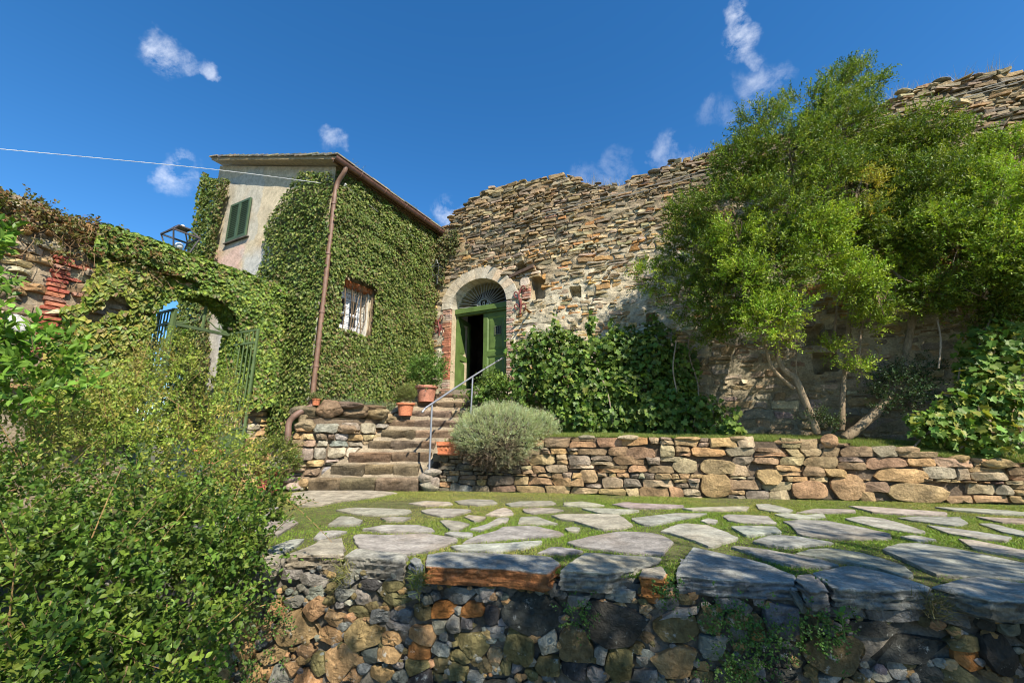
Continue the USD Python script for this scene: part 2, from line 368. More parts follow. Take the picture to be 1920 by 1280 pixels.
# ------------------------------------------------------------------ helpers: foliage
LEAFS = {
    'diamond': ([(0, 0, 0), (.5, .45, .12), (0, 1, 0), (-.5, .45, .12)], [(0, 1, 2), (0, 2, 3)]),
    'ovate': ([(0, 0, 0), (.42, .3, .1), (.46, .6, .1), (0, 1, -.08), (-.46, .6, .1), (-.42, .3, .1), (0, .5, -.02)], [(0, 1, 6), (1, 2, 6), (2, 3, 6), (3, 4, 6), (4, 5, 6), (5, 0, 6)]),
    'ivy': ([(0, 0, 0), (.5, .12, .05), (.42, .5, .08), (0, 1, -.05), (-.42, .5, .08), (-.5, .12, .05), (0, .35, -.03)], [(0, 1, 6), (1, 2, 6), (2, 3, 6), (3, 4, 6), (4, 5, 6), (5, 0, 6)]),
    'vine': ([(0, 0, 0), (.34, -.14, .05), (.56, .18, .1), (.36, .36, .04), (.5, .68, .06), (.2, .66, .0), (0, 1, -.1), (-.2, .66, 0), (-.5, .68, .06), (-.36, .36, .04), (-.56, .18, .1), (-.34, -.14, .05), (0, .4, -.04)],
             [(i, i + 1, 12) for i in range(11)] + [(11, 0, 12)]),
    'blade': ([(-.5, 0, 0), (.5, 0, 0), (0, 1, .0)], [(0, 1, 2)]),
}


def unit(a): return a / np.maximum(np.linalg.norm(a, axis=-1, keepdims=True), 1e-9)


def leaves(kind, pos, axis, normal, L, W, tint):
    """one leaf per row; returns (v, f), tint per vertex"""
    tv, tf = LEAFS[kind]; tv, tf = np.array(tv, float), np.array(tf); n = len(pos); k = len(tv)
    y = unit(axis); x = unit(np.cross(y, normal)); z = np.cross(x, y)
    L, W = np.broadcast_to(L, (n,)), np.broadcast_to(W, (n,))
    v = pos[:, None] + tv[None, :, 0, None] * (W[:, None] * x)[:, None] + tv[None, :, 1, None] * (L[:, None] * y)[:, None] + tv[None, :, 2, None] * (W[:, None] * z)[:, None]
    f = (np.arange(n) * k)[:, None, None] + tf[None]
    return (v.reshape(-1, 3), f.reshape(-1, 3)), np.repeat(np.broadcast_to(tint, (n, 3)), k, axis=0)


def hues(pal, n, rng, var=.22):
    c = np.array(pal, float)[rng.integers(len(pal), size=n)]
    return np.clip(c * rng.uniform(1 - var, 1 + var, (n, 1)) * (1 + rng.normal(size=(n, 3)) * .06), .004, .7)


def sprigs(base, direc, length, per, rng, L, W, pal, kind='diamond', spread=.8, twig=.0022, twig_tint=(.16, .12, .06), droop=.0, up=.35, tints=None):
    """leafy twigs: returns leaf arrays (pos, axis, normal, L, W, tint) and a twig mesh"""
    m = len(base); direc = unit(direc); length = np.broadcast_to(length, (m,))
    t = (np.arange(per) + .5) / per
    p = base[:, None] + direc[:, None] * (length[:, None] * t)[..., None]
    p[..., 2] -= droop * (length[:, None] * t) ** 2
    p = p + rng.normal(size=p.shape) * .006
    a = rng.random(m)[:, None] * 6.28 + np.arange(per) * 2.4
    x = unit(np.cross(direc, np.where(np.abs(direc[:, 2:]) > .9, [[1, 0, 0]], [[0, 0, 1]]))); y = np.cross(direc, x)
    rad = np.cos(a)[..., None] * x[:, None] + np.sin(a)[..., None] * y[:, None]
    ax = unit(direc[:, None] * (1 - spread * .55) + rad * spread + rng.normal(size=p.shape) * .15)
    nr = unit(direc[:, None] * .5 + np.array([0, 0, up]) + rng.normal(size=p.shape) * .35 + rad * .1)
    n = m * per
    tint = hues(pal, n, rng) if tints is None else np.repeat(tints, per, 0) * rng.uniform(.8, 1.2, (n, 1))
    LL = L * rng.uniform(.7, 1.25, n) * np.tile(1 - .25 * t, m); WW = W * rng.uniform(.8, 1.2, n)
    arr = (p.reshape(-1, 3), ax.reshape(-1, 3), nr.reshape(-1, 3), LL, WW, tint)
    e = base + direc * length[:, None]; e[:, 2] -= droop * length ** 2
    tv = np.concatenate([base + x * twig, base - x * twig, e], 1).reshape(-1, 3)
    return arr, (tv, np.arange(3 * m).reshape(-1, 3)), np.tile(np.asarray(twig_tint), (3 * m, 1))


def foliage(bag, kind, arr): bag.add(*leaves(kind, *arr))


def largest_split(arr, k=300):
    """the k leaves that show largest from the photograph's viewpoint, and the rest"""
    p = arr[0] - np.array([0, 0, EYE]); dist = np.linalg.norm(p, axis=1); show = arr[3] * arr[4] * np.abs(np.sum(unit(arr[2]) * p, 1) / dist) / dist ** 2
    px = 960 + 800 * p[:, 0] / (p[:, 1] * _c + p[:, 2] * _s); py = 640 - 800 * (-p[:, 1] * _s + p[:, 2] * _c) / (p[:, 1] * _c + p[:, 2] * _s)
    show = np.where((px > 0) & (px < 1920) & (py > 0) & (py < 1280), show, 0)
    o = np.argsort(-show); return [x[o[:k]] for x in arr], [x[o[k:]] for x in arr]


def leaf_parts(parent, kind, arr, mat):
    for i in range(len(arr[0])):
        vf, t = leaves(kind, *[x[i:i + 1] for x in arr]); put('leaf', vf, mat, parent, t)


def ellipsoid_points(c, r, n, rng, shell=.55):
    d = unit(rng.normal(size=(n, 3))); rr = shell + (1 - shell) * rng.random(n) ** .5
    return np.asarray(c) + d * np.asarray(r) * rr[:, None], d

# ================================================================== the setting: levels of ground
rng = np.random.default_rng(7)
SOIL = (.13, .10, .06)


def terrain(u, v, fn, amp=.03, fr=2.0, seed=0):
    vf = grid(u, v, fn); p = vf[0]; p[:, 2] += amp * (meshkit.fbm(p * fr + seed, 3) - .5) * 2
    return vf


FRONT = frame((0, 2.95), (.981, -.194))            # the face of the front retaining wall: u to the right, d towards the viewer
xs = np.concatenate([[-400, -120, -40], np.linspace(-14, 14, 29), [40, 120, 400]])
put('ground', grid(xs, xs, lambda U, V: np.stack([U, V, np.full(U.shape, -.95)], -1)), M_soil, tint=(.12, .11, .06), kind='structure')

court = thing('courtyard', kind='structure')


def court_xy(U, V):                                 # V = 0 at the front wall, 1 behind the house
    y0 = 2.95 - .198 * U + .16
    return np.stack([U, y0 + V * (13.5 - y0), np.full(U.shape, -.012)], -1)


put('earth', terrain(np.linspace(-9, 11, 80), np.linspace(0, 1, 60), court_xy, .008, 1.5), M_soil, court, tint=(.115, .115, .045), smooth=True)

# flagstones: outlines on the level of the courtyard
FLAGS = [
 [(555,925),(590,920),(640,919),(700,921),(740,924),(700,932),(640,938),(600,947),(565,946),(550,935)],
 [(636,957),(660,953),(700,954),(760,956),(768,960),(755,964),(700,966),(665,963)],
 [(618,984),(634,972),(640,969),(660,970),(678,977),(672,983),(640,985)],
 [(715,972),(735,970),(768,971),(755,976),(725,976)],
 [(688,993),(720,986),(780,985),(805,991),(812,996),(795,998),(730,998)],
 [(590,1010),(600,998),(625,996),(648,998),(620,1007),(600,1013)],
 [(665,1008),(670,1004),(740,1005),(800,1002),(845,1009),(855,1014),(835,1022),(800,1033),(765,1039),(720,1036),(680,1030),(672,1020)],
 [(500,1030),(545,1014),(570,1012),(556,1024),(520,1040)], [(470,1000),(500,978),(545,975),(556,981),(520,1003)], [(430,970),(470,955),(520,952),(500,966),(450,980)],
 [(792,958),(810,954),(850,955),(883,957),(866,962),(850,968),(825,968),(800,962)],
 [(912,966),(930,957),(945,953),(957,957),(962,965),(940,967)], [(872,970),(880,967),(910,970),(905,975),(890,978)],
 [(827,978),(835,976),(860,979),(878,984),(860,993),(845,994),(835,986)], [(886,992),(915,983),(935,972),(952,972),(950,979),(925,986),(905,994)],
 [(836,1001),(845,998),(884,1000),(884,1007),(850,1006)],
 [(876,1018),(880,1013),(900,1005),(930,998),(945,990),(970,988),(1000,989),(1035,997),(1052,1003),(1025,1007),(975,1010),(930,1013)],
 [(850,1025),(880,1022),(930,1021),(985,1017),(1015,1016),(1010,1022),(975,1030),(930,1036),(890,1034),(862,1033)],
 [(1010,1038),(1030,1029),(1045,1027),(1075,1031),(1092,1035),(1080,1038),(1050,1040)],
 [(983,955),(1010,953),(1035,954),(1055,957),(1030,961),(1000,963),(985,960)], [(974,982),(978,971),(1005,970),(1020,975),(1042,982),(1010,983)],
 [(855,940),(880,937),(920,938),(930,944),(900,947),(865,945)], [(952,945),(975,941),(1030,940),(1040,945),(1000,949),(960,949)], [(770,944),(800,940),(840,942),(846,946),(800,949)],
 [(1040,968),(1060,965),(1100,965),(1155,966),(1165,972),(1180,985),(1155,990),(1125,991),(1100,984),(1080,977),(1058,974)],
 [(1095,954),(1110,953),(1150,955),(1195,957),(1170,962),(1150,964),(1125,962)], [(1188,973),(1215,969),(1270,963),(1320,964),(1305,968),(1270,975),(1225,984),(1212,983),(1195,978)],
 [(1068,1018),(1100,1010),(1130,1003),(1160,998),(1220,1000),(1235,1003),(1260,1017),(1248,1028),(1240,1040),(1180,1036),(1110,1028),(1080,1024)],
 [(1245,997),(1275,985),(1290,984),(1325,987),(1355,998),(1378,1009),(1355,1016),(1330,1024),(1300,1012),(1265,1001)],
 [(1315,977),(1328,973),(1345,977),(1340,982),(1325,981)], [(1060,992),(1075,989),(1087,991),(1083,997),(1066,996)],
 [(1155,946),(1175,942),(1210,945),(1275,948),(1278,951),(1230,953),(1180,952)], [(1285,954),(1340,951),(1400,950),(1395,957),(1340,958),(1300,957)], [(1060,943),(1090,941),(1115,944),(1130,948),(1095,950),(1060,948)],
 [(1360,969),(1370,966),(1400,967),(1437,969),(1445,977),(1452,981),(1420,981),(1385,979),(1368,976)], [(1375,989),(1390,987),(1450,988),(1462,998),(1440,1000),(1410,1004),(1398,1003)],
 [(1415,1016),(1440,1006),(1460,1005),(1500,1008),(1560,1018),(1530,1021),(1490,1025),(1470,1026),(1440,1022)],
 [(1475,979),(1500,977),(1550,978),(1600,988),(1660,1001),(1660,1008),(1600,1010),(1520,1005),(1500,1000),(1490,987)],
 [(1375,1027),(1385,1025),(1440,1032),(1490,1042),(1530,1050),(1568,1060),(1550,1064),(1480,1060),(1440,1050),(1400,1035)],
 [(1495,1040),(1520,1032),(1560,1030),(1610,1037),(1650,1048),(1690,1062),(1712,1080),(1690,1082),(1650,1068),(1590,1055),(1530,1045)],
 [(1420,947),(1440,946),(1460,950),(1485,957),(1475,962),(1450,959),(1425,955)], [(1457,965),(1475,963),(1510,967),(1540,964),(1545,971),(1500,974),(1475,971)],
 [(1500,961),(1530,955),(1570,955),(1600,957),(1600,961),(1550,962)], [(1590,974),(1620,970),(1660,975),(1690,983),(1730,996),(1715,998),(1650,990),(1610,980)],
 [(1660,1032),(1690,1021),(1720,1020),(1780,1028),(1850,1043),(1920,1058),(1970,1072),(1960,1090),(1850,1083),(1760,1078),(1735,1067),(1700,1050)],
 [(1690,972),(1720,970),(1795,971),(1810,981),(1790,986),(1750,981),(1710,976)], [(1745,987),(1770,990),(1830,998),(1890,1008),(1880,1014),(1830,1009),(1780,1000)],
 [(1800,1012),(1830,1015),(1880,1025),(1920,1033),(1970,1044),(1950,1050),(1900,1042),(1830,1030)], [(1690,1007),(1715,1005),(1755,1013),(1720,1015)],
 [(1840,983),(1860,982),(1900,993),(1940,1003),(1930,1008),(1880,998)], [(1835,970),(1880,972),(1930,974),(1930,981),(1880,980)],
 [(1600,950),(1640,951),(1700,956),(1770,961),(1765,966),(1690,964),(1640,960)], [(1760,952),(1800,953),(1880,957),(1930,962),(1930,966),(1860,963),(1790,957)],
 [(1960,1010),(2010,1016),(2080,1040),(2050,1052),(1990,1040)], [(1950,985),(2000,985),(2060,1002),(2010,1008)], [(1990,1068),(2060,1062),(2140,1080),(2120,1110),(2020,1094)], [(360,985),(420,978),(440,985),(400,1005),(350,1000)]]
flag_poly = [np.array([gp(*q)[:2] for q in f]) for f in FLAGS]
flag_poly = [p.mean(0) + (p - p.mean(0)) * (1.05 if p[:, 1].mean() < 4.0 else 1.10) for p in flag_poly]
for i, p in enumerate(flag_poly):
    far = np.clip((p[:, 1].mean() - 3.6) / 3, 0, 1)
    c = np.array([.37, .36, .30]) * (1 - far) + np.array([.37, .33, .25]) * far
    c = c * rng.uniform(.86, 1.12) * (1 + rng.normal(size=3) * .03)
    n = 40 if p[:, 1].mean() < 5 else 26
    vf = stone(level(-.03), p * 1.0, .04, .041, rng, n=n, rings=SLAB, rough=.055, edge=.012, tilt=.05, rounds=0, freq=4)
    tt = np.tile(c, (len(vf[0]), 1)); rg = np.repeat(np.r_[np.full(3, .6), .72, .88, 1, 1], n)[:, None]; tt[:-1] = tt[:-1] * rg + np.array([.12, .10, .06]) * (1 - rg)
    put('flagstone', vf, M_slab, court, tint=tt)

# ------------------------------------------------------------------ the front retaining wall
front = thing('retaining_wall', 'low rubble wall of dark lichened boulders capped with slate slabs in the foreground', 'wall')
FA, FB = -3.2, 5.2


def front_core(U, V):
    d = -.085 + .045 * (meshkit.fbm(np.stack([U * 5, V * 5, U * 0], -1), 3) - .5) * 2
    return FRONT(U, V, d)


put('mortar_core', grid(np.linspace(FA, FB, 170), np.linspace(-1.0, -.05, 26), front_core), M_mortar, front, tint=(.13, .115, .09))
CAPS = [  # outline of the top (pixels of the photograph, z = 0), thickness, colour of top, colour of face
 ([(400,1062),(440,1040),(500,1036),(530,1046),(520,1062),(440,1075)], .10, (.30,.29,.26), (.30,.26,.19)),
 ([(540,1044),(575,1030),(602,1016),(641,1013),(644,1030),(643,1044),(600,1045)], .115, (.34,.33,.30), (.33,.28,.20)),
 ([(646,1048),(657,1040),(668,1035),(690,1037),(750,1042),(763,1046),(758,1057),(700,1053)], .145, (.34,.35,.34), (.27,.25,.20)),
 ([(768,1057),(777,1050),(788,1054),(792,1066),(780,1068)], .15, (.24,.26,.28), (.20,.22,.25)),
 ([(797,1066),(800,1045),(830,1040),(900,1041),(980,1045),(1035,1049),(1050,1060),(1038,1072),(1026,1081),(940,1071),(850,1068)], .125, (.31,.33,.34), (.36,.145,.05)),
 ([(1050,1076),(1066,1062),(1095,1042),(1130,1043),(1200,1048),(1240,1051),(1230,1060),(1186,1073),(1140,1081)], .13, (.34,.345,.31), (.27,.26,.21)),
 ([(1200,1085),(1205,1072),(1240,1068),(1250,1078),(1243,1090)], .13, (.30,.29,.26), (.40,.17,.045)),
 ([(1268,1085),(1270,1070),(1285,1050),(1300,1030),(1345,1040),(1400,1052),(1440,1063),(1492,1086),(1490,1098),(1400,1095),(1345,1092)], .11, (.30,.33,.35), (.20,.21,.20)),
 ([(1494,1096),(1496,1084),(1522,1082),(1545,1100),(1552,1112),(1520,1112)], .12, (.34,.31,.29), (.22,.2,.17)),
 ([(1524,1080),(1545,1074),(1580,1068),(1605,1067),(1660,1080),(1720,1098),(1746,1108),(1740,1112),(1640,1114),(1560,1108)], .11, (.29,.32,.335), (.19,.19,.16)),
 ([(1750,1106),(1800,1092),(1835,1088),(1920,1098),(2010,1110),(2040,1130),(1930,1134),(1856,1131),(1800,1118)], .12, (.31,.33,.335), (.17,.165,.13)),
 ([(2050,1128),(2080,1112),(2200,1118),(2330,1160),(2240,1180),(2100,1165)], .12, (.3,.32,.33), (.17,.165,.13))]
for top, th, ct, cf in CAPS:
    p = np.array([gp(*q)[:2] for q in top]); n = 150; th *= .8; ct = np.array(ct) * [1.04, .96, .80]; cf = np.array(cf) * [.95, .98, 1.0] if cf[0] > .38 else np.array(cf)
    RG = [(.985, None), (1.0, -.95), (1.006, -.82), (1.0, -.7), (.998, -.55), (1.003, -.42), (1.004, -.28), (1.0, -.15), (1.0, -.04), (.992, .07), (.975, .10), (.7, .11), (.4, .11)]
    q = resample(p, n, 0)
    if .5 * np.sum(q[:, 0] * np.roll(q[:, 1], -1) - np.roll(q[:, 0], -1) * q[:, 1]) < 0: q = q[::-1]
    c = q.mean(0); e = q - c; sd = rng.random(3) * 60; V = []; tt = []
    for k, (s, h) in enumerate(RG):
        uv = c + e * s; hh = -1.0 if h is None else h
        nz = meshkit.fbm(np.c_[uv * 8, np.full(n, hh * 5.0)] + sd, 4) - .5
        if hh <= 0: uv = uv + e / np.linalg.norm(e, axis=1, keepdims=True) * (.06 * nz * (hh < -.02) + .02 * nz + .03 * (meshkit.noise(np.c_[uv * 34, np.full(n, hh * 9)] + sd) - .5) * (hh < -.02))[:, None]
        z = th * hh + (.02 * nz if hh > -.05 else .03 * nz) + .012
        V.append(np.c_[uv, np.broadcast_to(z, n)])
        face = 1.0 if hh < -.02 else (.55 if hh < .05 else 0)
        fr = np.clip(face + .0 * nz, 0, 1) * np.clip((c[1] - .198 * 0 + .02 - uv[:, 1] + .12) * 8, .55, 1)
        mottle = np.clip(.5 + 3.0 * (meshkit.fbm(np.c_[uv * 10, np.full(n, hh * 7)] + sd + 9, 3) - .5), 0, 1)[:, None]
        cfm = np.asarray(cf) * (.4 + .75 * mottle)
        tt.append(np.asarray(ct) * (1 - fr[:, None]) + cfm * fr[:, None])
    k = len(V); v = np.vstack(V + [np.r_[c, th * .11 + .012][None]]); tt = np.vstack(tt + [np.asarray(ct)[None]])
    i, j = np.meshgrid(np.arange(k - 1), np.arange(n), indexing='ij'); j2 = (j + 1) % n
    qd = np.stack([i * n + j, i * n + j2, (i + 1) * n + j2, (i + 1) * n + j], -1).reshape(-1, 4); a = np.arange(n)
    f = np.vstack([qd[:, [0, 1, 2]], qd[:, [0, 2, 3]], np.stack([(k - 1) * n + a, (k - 1) * n + (a + 1) % n, np.full(n, k * n)], 1)])
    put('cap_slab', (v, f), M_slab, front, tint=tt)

LET = {'O': (.40, .25, .115), 'B': (.165, .135, .06), 'G': (.18, .18, .16), 'L': (.29, .275, .22), 'D': (.06, .058, .048), 'R': (.36, .155, .045)}
A6 = [(240,235,170,70,'L'),(400,275,240,75,'L'),(320,335,80,60,'L'),(420,370,130,90,'L'),(540,345,70,90,'B'),(655,300,150,80,'G'),(835,310,190,90,'D'),(1015,320,160,80,'B'),(640,385,160,90,'L'),(770,415,130,110,'L'),(1040,425,400,95,'B'),(535,430,80,80,'B'),(600,465,80,40,'L'),(670,445,70,40,'L'),(1250,350,300,60,'G'),(1320,400,90,60,'L'),(1290,420,90,70,'G'),(1530,390,290,110,'G'),(1730,390,100,90,'L'),(760,520,200,90,'B'),(915,545,140,110,'G'),(1070,540,180,130,'G'),(1235,515,140,130,'B'),(1395,500,190,130,'R'),(1605,495,200,100,'R'),(1060,620,250,60,'L'),(420,500,170,130,'O'),(580,575,150,110,'O'),(290,640,320,240,'O'),(545,705,210,130,'O'),(795,690,280,220,'O'),(1000,720,130,120,'O'),(1250,690,230,140,'O'),(1365,640,120,120,'L'),(1475,610,100,130,'L'),(1570,600,100,80,'G'),(1790,660,160,100,'L'),(980,825,200,120,'O'),(1210,815,170,130,'R'),(1365,790,160,80,'G'),(1600,770,320,200,'B'),(1530,865,170,110,'B'),(830,850,160,120,'G'),(620,900,240,280,'O'),(450,910,110,160,'B'),(120,830,200,140,'O'),(340,820,150,120,'O'),(1370,920,130,150,'B'),(1200,935,190,140,'B'),(920,990,190,110,'O'),(1500,970,160,120,'B'),(1780,870,130,150,'O'),(1720,920,150,100,'B'),(1870,930,120,100,'B'),(790,940,100,80,'G'),(1060,930,120,60,'L'),(60,600,90,120,'O'),(60,690,90,80,'O'),(150,500,140,110,'O'),(260,440,140,90,'L'),(1760,540,110,140,'D'),(700,1000,120,90,'O'),(240,950,150,120,'O'),(60,980,130,120,'O'),(1080,990,140,80,'G'),(1340,1010,120,70,'B'),(1640,1010,140,80,'G'),(-90,640,160,150,'O'),(-110,800,170,150,'O'),(-80,950,160,130,'B'),(-60,500,150,100,'O'),(-260,700,180,150,'O'),(-280,880,180,150,'B')]
A7 = [(230,530,500,360,'D'),(830,620,640,330,'D'),(1330,650,390,190,'B'),(1570,610,200,180,'B'),(120,790,210,300,'B'),(350,760,180,150,'L'),(550,780,290,270,'B'),(340,930,190,160,'B'),(550,960,210,150,'D'),(750,840,110,140,'L'),(880,900,230,250,'B'),(1300,900,370,220,'O'),(1060,890,90,70,'L'),(1600,800,180,160,'L'),(1820,920,170,80,'L'),(1790,990,130,90,'B'),(580,430,240,80,'L'),(395,355,110,110,'G'),(900,400,240,100,'L'),(1150,420,300,60,'R'),(1270,470,130,70,'G'),(1310,525,320,60,'L'),(1400,430,160,80,'B'),(220,1000,100,80,'B'),(100,940,100,60,'L'),(700,1000,150,100,'G'),(1830,580,230,140,'B'),(1700,450,160,90,'G'),(1080,1000,200,90,'G'),(1500,1010,220,80,'B'),(1700,880,120,110,'B'),(1020,790,120,70,'B')]
A8 = [(250,520,250,200,'G'),(60,550,120,130,'B'),(200,780,310,180,'D'),(640,790,470,270,'B'),(650,480,450,75,'G'),(1070,500,400,85,'G'),(1430,520,330,90,'G'),(1000,600,700,110,'D'),(1150,740,750,180,'D'),(1530,700,250,120,'B'),(1560,820,200,150,'R'),(1780,780,240,300,'D'),(1850,590,170,80,'L'),(1700,570,130,80,'D'),(1080,900,150,120,'L'),(960,920,140,60,'L'),(1500,910,250,120,'B'),(80,840,100,80,'L'),(220,920,270,100,'D'),(580,950,220,50,'L'),(1750,930,150,60,'O'),(440,375,90,80,'B'),(370,400,60,160,'G'),(530,380,100,90,'G'),(480,590,90,120,'B'),(1280,900,200,110,'D'),(800,930,140,70,'B'),(2050,650,260,160,'D'),(2050,820,240,160,'B'),(2300,700,250,200,'B'),(2250,900,260,140,'D'),(2500,820,240,200,'B')]


def on_front(x, y):
    n = FRONT.d; r = ray(x, y); o = np.array([0, 0, EYE]); p = o + r * (n @ (FRONT(0, 0, -.02) - o)) / (n @ r)
    return (p - FRONT(0, 0, -.02)) @ FRONT.u, p[2]


seeds = []
for rows, x0, sc in ((A6, 480, 4.0), (A7, 940, 4.0), (A8, 1400, 3.692)):
    for cx, cy, w, h, ch in rows:
        x, y = x0 + cx / sc, 1020 + cy / sc; u, v = on_front(x, y); ul, _ = on_front(x - w / sc / 2, y); _, vt = on_front(x, y - h / sc / 2)
        seeds.append([u, v, abs(u - ul) * 1.04, abs(vt - v) * 1.04, ch])
for k in range(34):                                            # the foot of the wall, below the picture
    u = FA + (k + .5) * (FB - FA) / 34 + rng.normal() * .05; seeds.append([u, -.78 + rng.normal() * .05, rng.uniform(.11, .17), rng.uniform(.09, .14), 'BDGO'[rng.integers(4)]])
for i, (u, v, a, b, ch) in enumerate(seeds):
    slaty = ch in 'LGR' and rng.random() < .85; mm = rng.integers(4, 6) if slaty else (rng.integers(7, 10) if ch == 'D' else rng.integers(5, 8)); an = (np.arange(mm) + rng.uniform(-.24, .24, mm) + (.5 if slaty else rng.random())) * 2 * np.pi / mm; e = 3.4 if slaty else 2.8
    a, b = a * 1.07, b * 1.07; wob = rng.uniform(.88, 1.12, mm)
    ru = a * np.sign(np.cos(an)) * np.abs(np.cos(an)) ** (2 / e); rv = b * np.sign(np.sin(an)) * np.abs(np.sin(an)) ** (2 / e)
    ca, sa = (math.cos(rng.normal() * .16), math.sin(rng.normal() * .16)); ru, rv = ru * wob * (1.1 if slaty else 1), rv * wob * (1.1 if slaty else 1); p = resample(np.c_[u + ru * ca - rv * sa, v + ru * sa + rv * ca], 40, 0)
    for j, (u2, v2, a2, b2, _) in enumerate(seeds):            # trimmed against its neighbours
        du, dv = u2 - u, v2 - v; dist = math.hypot(du, dv)
        if i == j or dist > 1.0 or dist < 1e-3: continue
        n = np.array([du, dv]) / dist; s1 = 1 / math.sqrt((n[0] / a) ** 2 + (n[1] / b) ** 2); s2 = 1 / math.sqrt((n[0] / a2) ** 2 + (n[1] / b2) ** 2)
        lim = dist * s1 / (s1 + s2) - .004
        if s1 + s2 > dist:
            t = (p - [u, v]) @ n; over = np.maximum(t - lim, 0); p = p - over[:, None] * n
    c = np.array(LET[ch]) * rng.uniform(.85, 1.15) * (1 + rng.normal(size=3) * .04)
    big = min(a, b)
    if big < .012: continue
    vf = stone(FRONT, p, .09, .026 + (.15 if slaty else .19) * big * rng.uniform(.7, 1.3), rng, n=40, rings=[(1, None), (1, .3), (.99, .78), (.96, .95), (.8, 1.0), (.55, 1), (.28, 1)] if slaty or rng.random() < .75 else FINE, rough=.55, edge=.0, tilt=.9, rounds=0 if slaty or rng.random() < .6 else 1, base=-.055 + rng.uniform(-.012, .012), freq=1.9)
    put('boulder' if a * b > .016 else 'stone', vf, M_boulder, front, tint=c)
filler = Bag()
for k in range(2200):                                           # chips and pebbles wedged into the joints
    u, v = rng.uniform(FA, FB), rng.uniform(-.95, -.06)
    if any(abs(u - s[0]) < s[2] * .72 and abs(v - s[1]) < s[3] * .8 for s in seeds): continue
    r = rng.uniform(.012, .035); an = np.arange(7) * .9; p = np.c_[u + r * 1.4 * np.cos(an), v + r * np.sin(an)]
    filler.add(stone(FRONT, p, .05, rng.uniform(.01, .03), rng, n=7, rings=ROUGH, rough=.3, edge=.15, base=-.055), pick([LET['O'], LET['B'], LET['L'], LET['G']], rng))
put('rubble_filling', filler.get(), M_boulder, front, tint=filler.tint(), kind='stuff')

# ------------------------------------------------------------------ the upper terrace and its dry stone wall
TW = path_frame([(-1.25, 7.53), (-.53, 7.37), (.34, 7.2), (1.53, 6.83), (2.64, 6.57), (3.7, 6.4), (4.75, 6.24), (5.57, 6.0), (6.51, 5.84), (8.6, 5.3)])
tu = np.linspace(0, TW.length, 60); txy = TW(tu, 0 * tu)
TOPX, TOPZ = [-2, -.45, .05, .4, 1.2, 2.6, 4.7, 5.6, 6.5, 8.6], [.56, .56, .82, .89, .885, .86, .78, .65, .52, .3]


def terrace_top(u): return np.interp(TW(u, 0 * np.asarray(u, float))[..., 0], TOPX, TOPZ)


# ------------------------------------------------------------------ the ruined wall: u from the left door jamb, v = height
CW = path_frame([(-1.559 - .895 * .9, 10.6 + .446 * .9), (-1.559 + .895 * 2.5, 10.6 - .446 * 2.5), (1.037 + .36 * .94, 9.306 - .36 * .342), (1.037 + 10.6 * .9397, 9.306 - 10.6 * .342)])
U0 = .9                                                          # path length at the left door jamb


def W(u, v, d=0.0): return CW(np.asarray(u, float) + U0, v, d)


PROF = np.array([(-.9, 6.2), (-.43, 6.32), (-.06, 6.79), (.45, 7.06), (1.11, 7.28), (1.74, 7.25), (2.34, 7.18), (3.05, 7.1), (3.37, 7.02), (3.56, 6.77), (4.05, 6.59), (4.54, 6.55), (4.9, 6.67), (5.36, 6.72), (5.6, 6.84), (6.04, 6.8), (6.47, 6.89), (7.5, 6.95), (8.6, 7.0), (9.52, 7.17), (9.88, 7.34), (10.68, 7.34), (11.05, 7.33), (11.27, 7.29), (11.9, 7.15), (13.4, 7.0)])


def prof(u): return np.interp(u, PROF[:, 0], PROF[:, 1])


def terrace_pt(U, V):
    a = TW(U * TW.length, 0 * U, -.1); b = W(1.6 + U * 11.0, 0 * U, -.2)
    za = terrace_top(U * TW.length) - .025; zb = np.interp(U, [0, .2, .35, .55, .8, 1], [.95, 1.0, .97, .88, .72, .4])
    p = a * (1 - V[..., None]) + b * V[..., None]; p[..., 2] = za + (zb - za) * V ** .8
    return p


put('terrace_ground', terrain(np.linspace(0, 1, 130), np.linspace(0, 1, 26), terrace_pt, .018, 2.2), M_soil, tint=(.14, .13, .06), smooth=True, kind='structure')
twall = thing('terrace_wall', 'long dry stone wall of tan rocks holding up the grassy terrace', 'wall')
put('backing', grid(np.linspace(0, TW.length, 150), np.linspace(0, 1, 12), lambda U, V: TW(U, V * (terrace_top(U) - .03), -.09 + .03 * (meshkit.fbm(np.stack([U * 6, V * 6, U * 0], -1), 2) - .5))), M_mortar, twall, tint=(.12, .09, .06))
PT = [(.40, .275, .14), (.44, .285, .135), (.36, .255, .145), (.44, .34, .21), (.30, .205, .115), (.38, .25, .13), (.28, .225, .155)]
items = []
for p in rubble(0, TW.length, -.03, .92, rng, h=(.055, .155), asp=(1.1, 3.8), split=.34, gap=.006, jit=.5):
    c = p.mean(0)
    if c[0] < 0 or c[0] > TW.length or p[:, 1].max() > terrace_top(c[0]) + .05: continue
    sz = (p.max(0) - p.min(0))
    items.append((sz[0] * sz[1], p, c))
big = [(4.35, .17, .2, .17), (5.6, .12, .24, .12), (6.1, .17, .2, .17), (6.9, .12, .34, .13), (6.75, .34, .3, .1), (5.1, .3, .17, .11), (3.95, .44, .17, .1), (3.3, .62, .22, .09), (4.4, .43, .24, .12), (2.5, .25, .15, .1)]
items = [x for x in items if not any(abs(x[2][0] - u) < a * 1.0 and abs(x[2][1] - v) < b * 1.05 for u, v, a, b in big)]
an = np.arange(12) * 2 * np.pi / 12
for u, v, a, b in big:
    p = np.c_[u + a * np.sign(np.cos(an)) * np.abs(np.cos(an)) ** .65, v + b * np.sign(np.sin(an)) * np.abs(np.sin(an)) ** .65] + rng.normal(size=(12, 2)) * .012
    items.append((a * b * 4, p, np.array([u, v])))
items.sort(key=lambda x: -x[0]); rest = Bag()
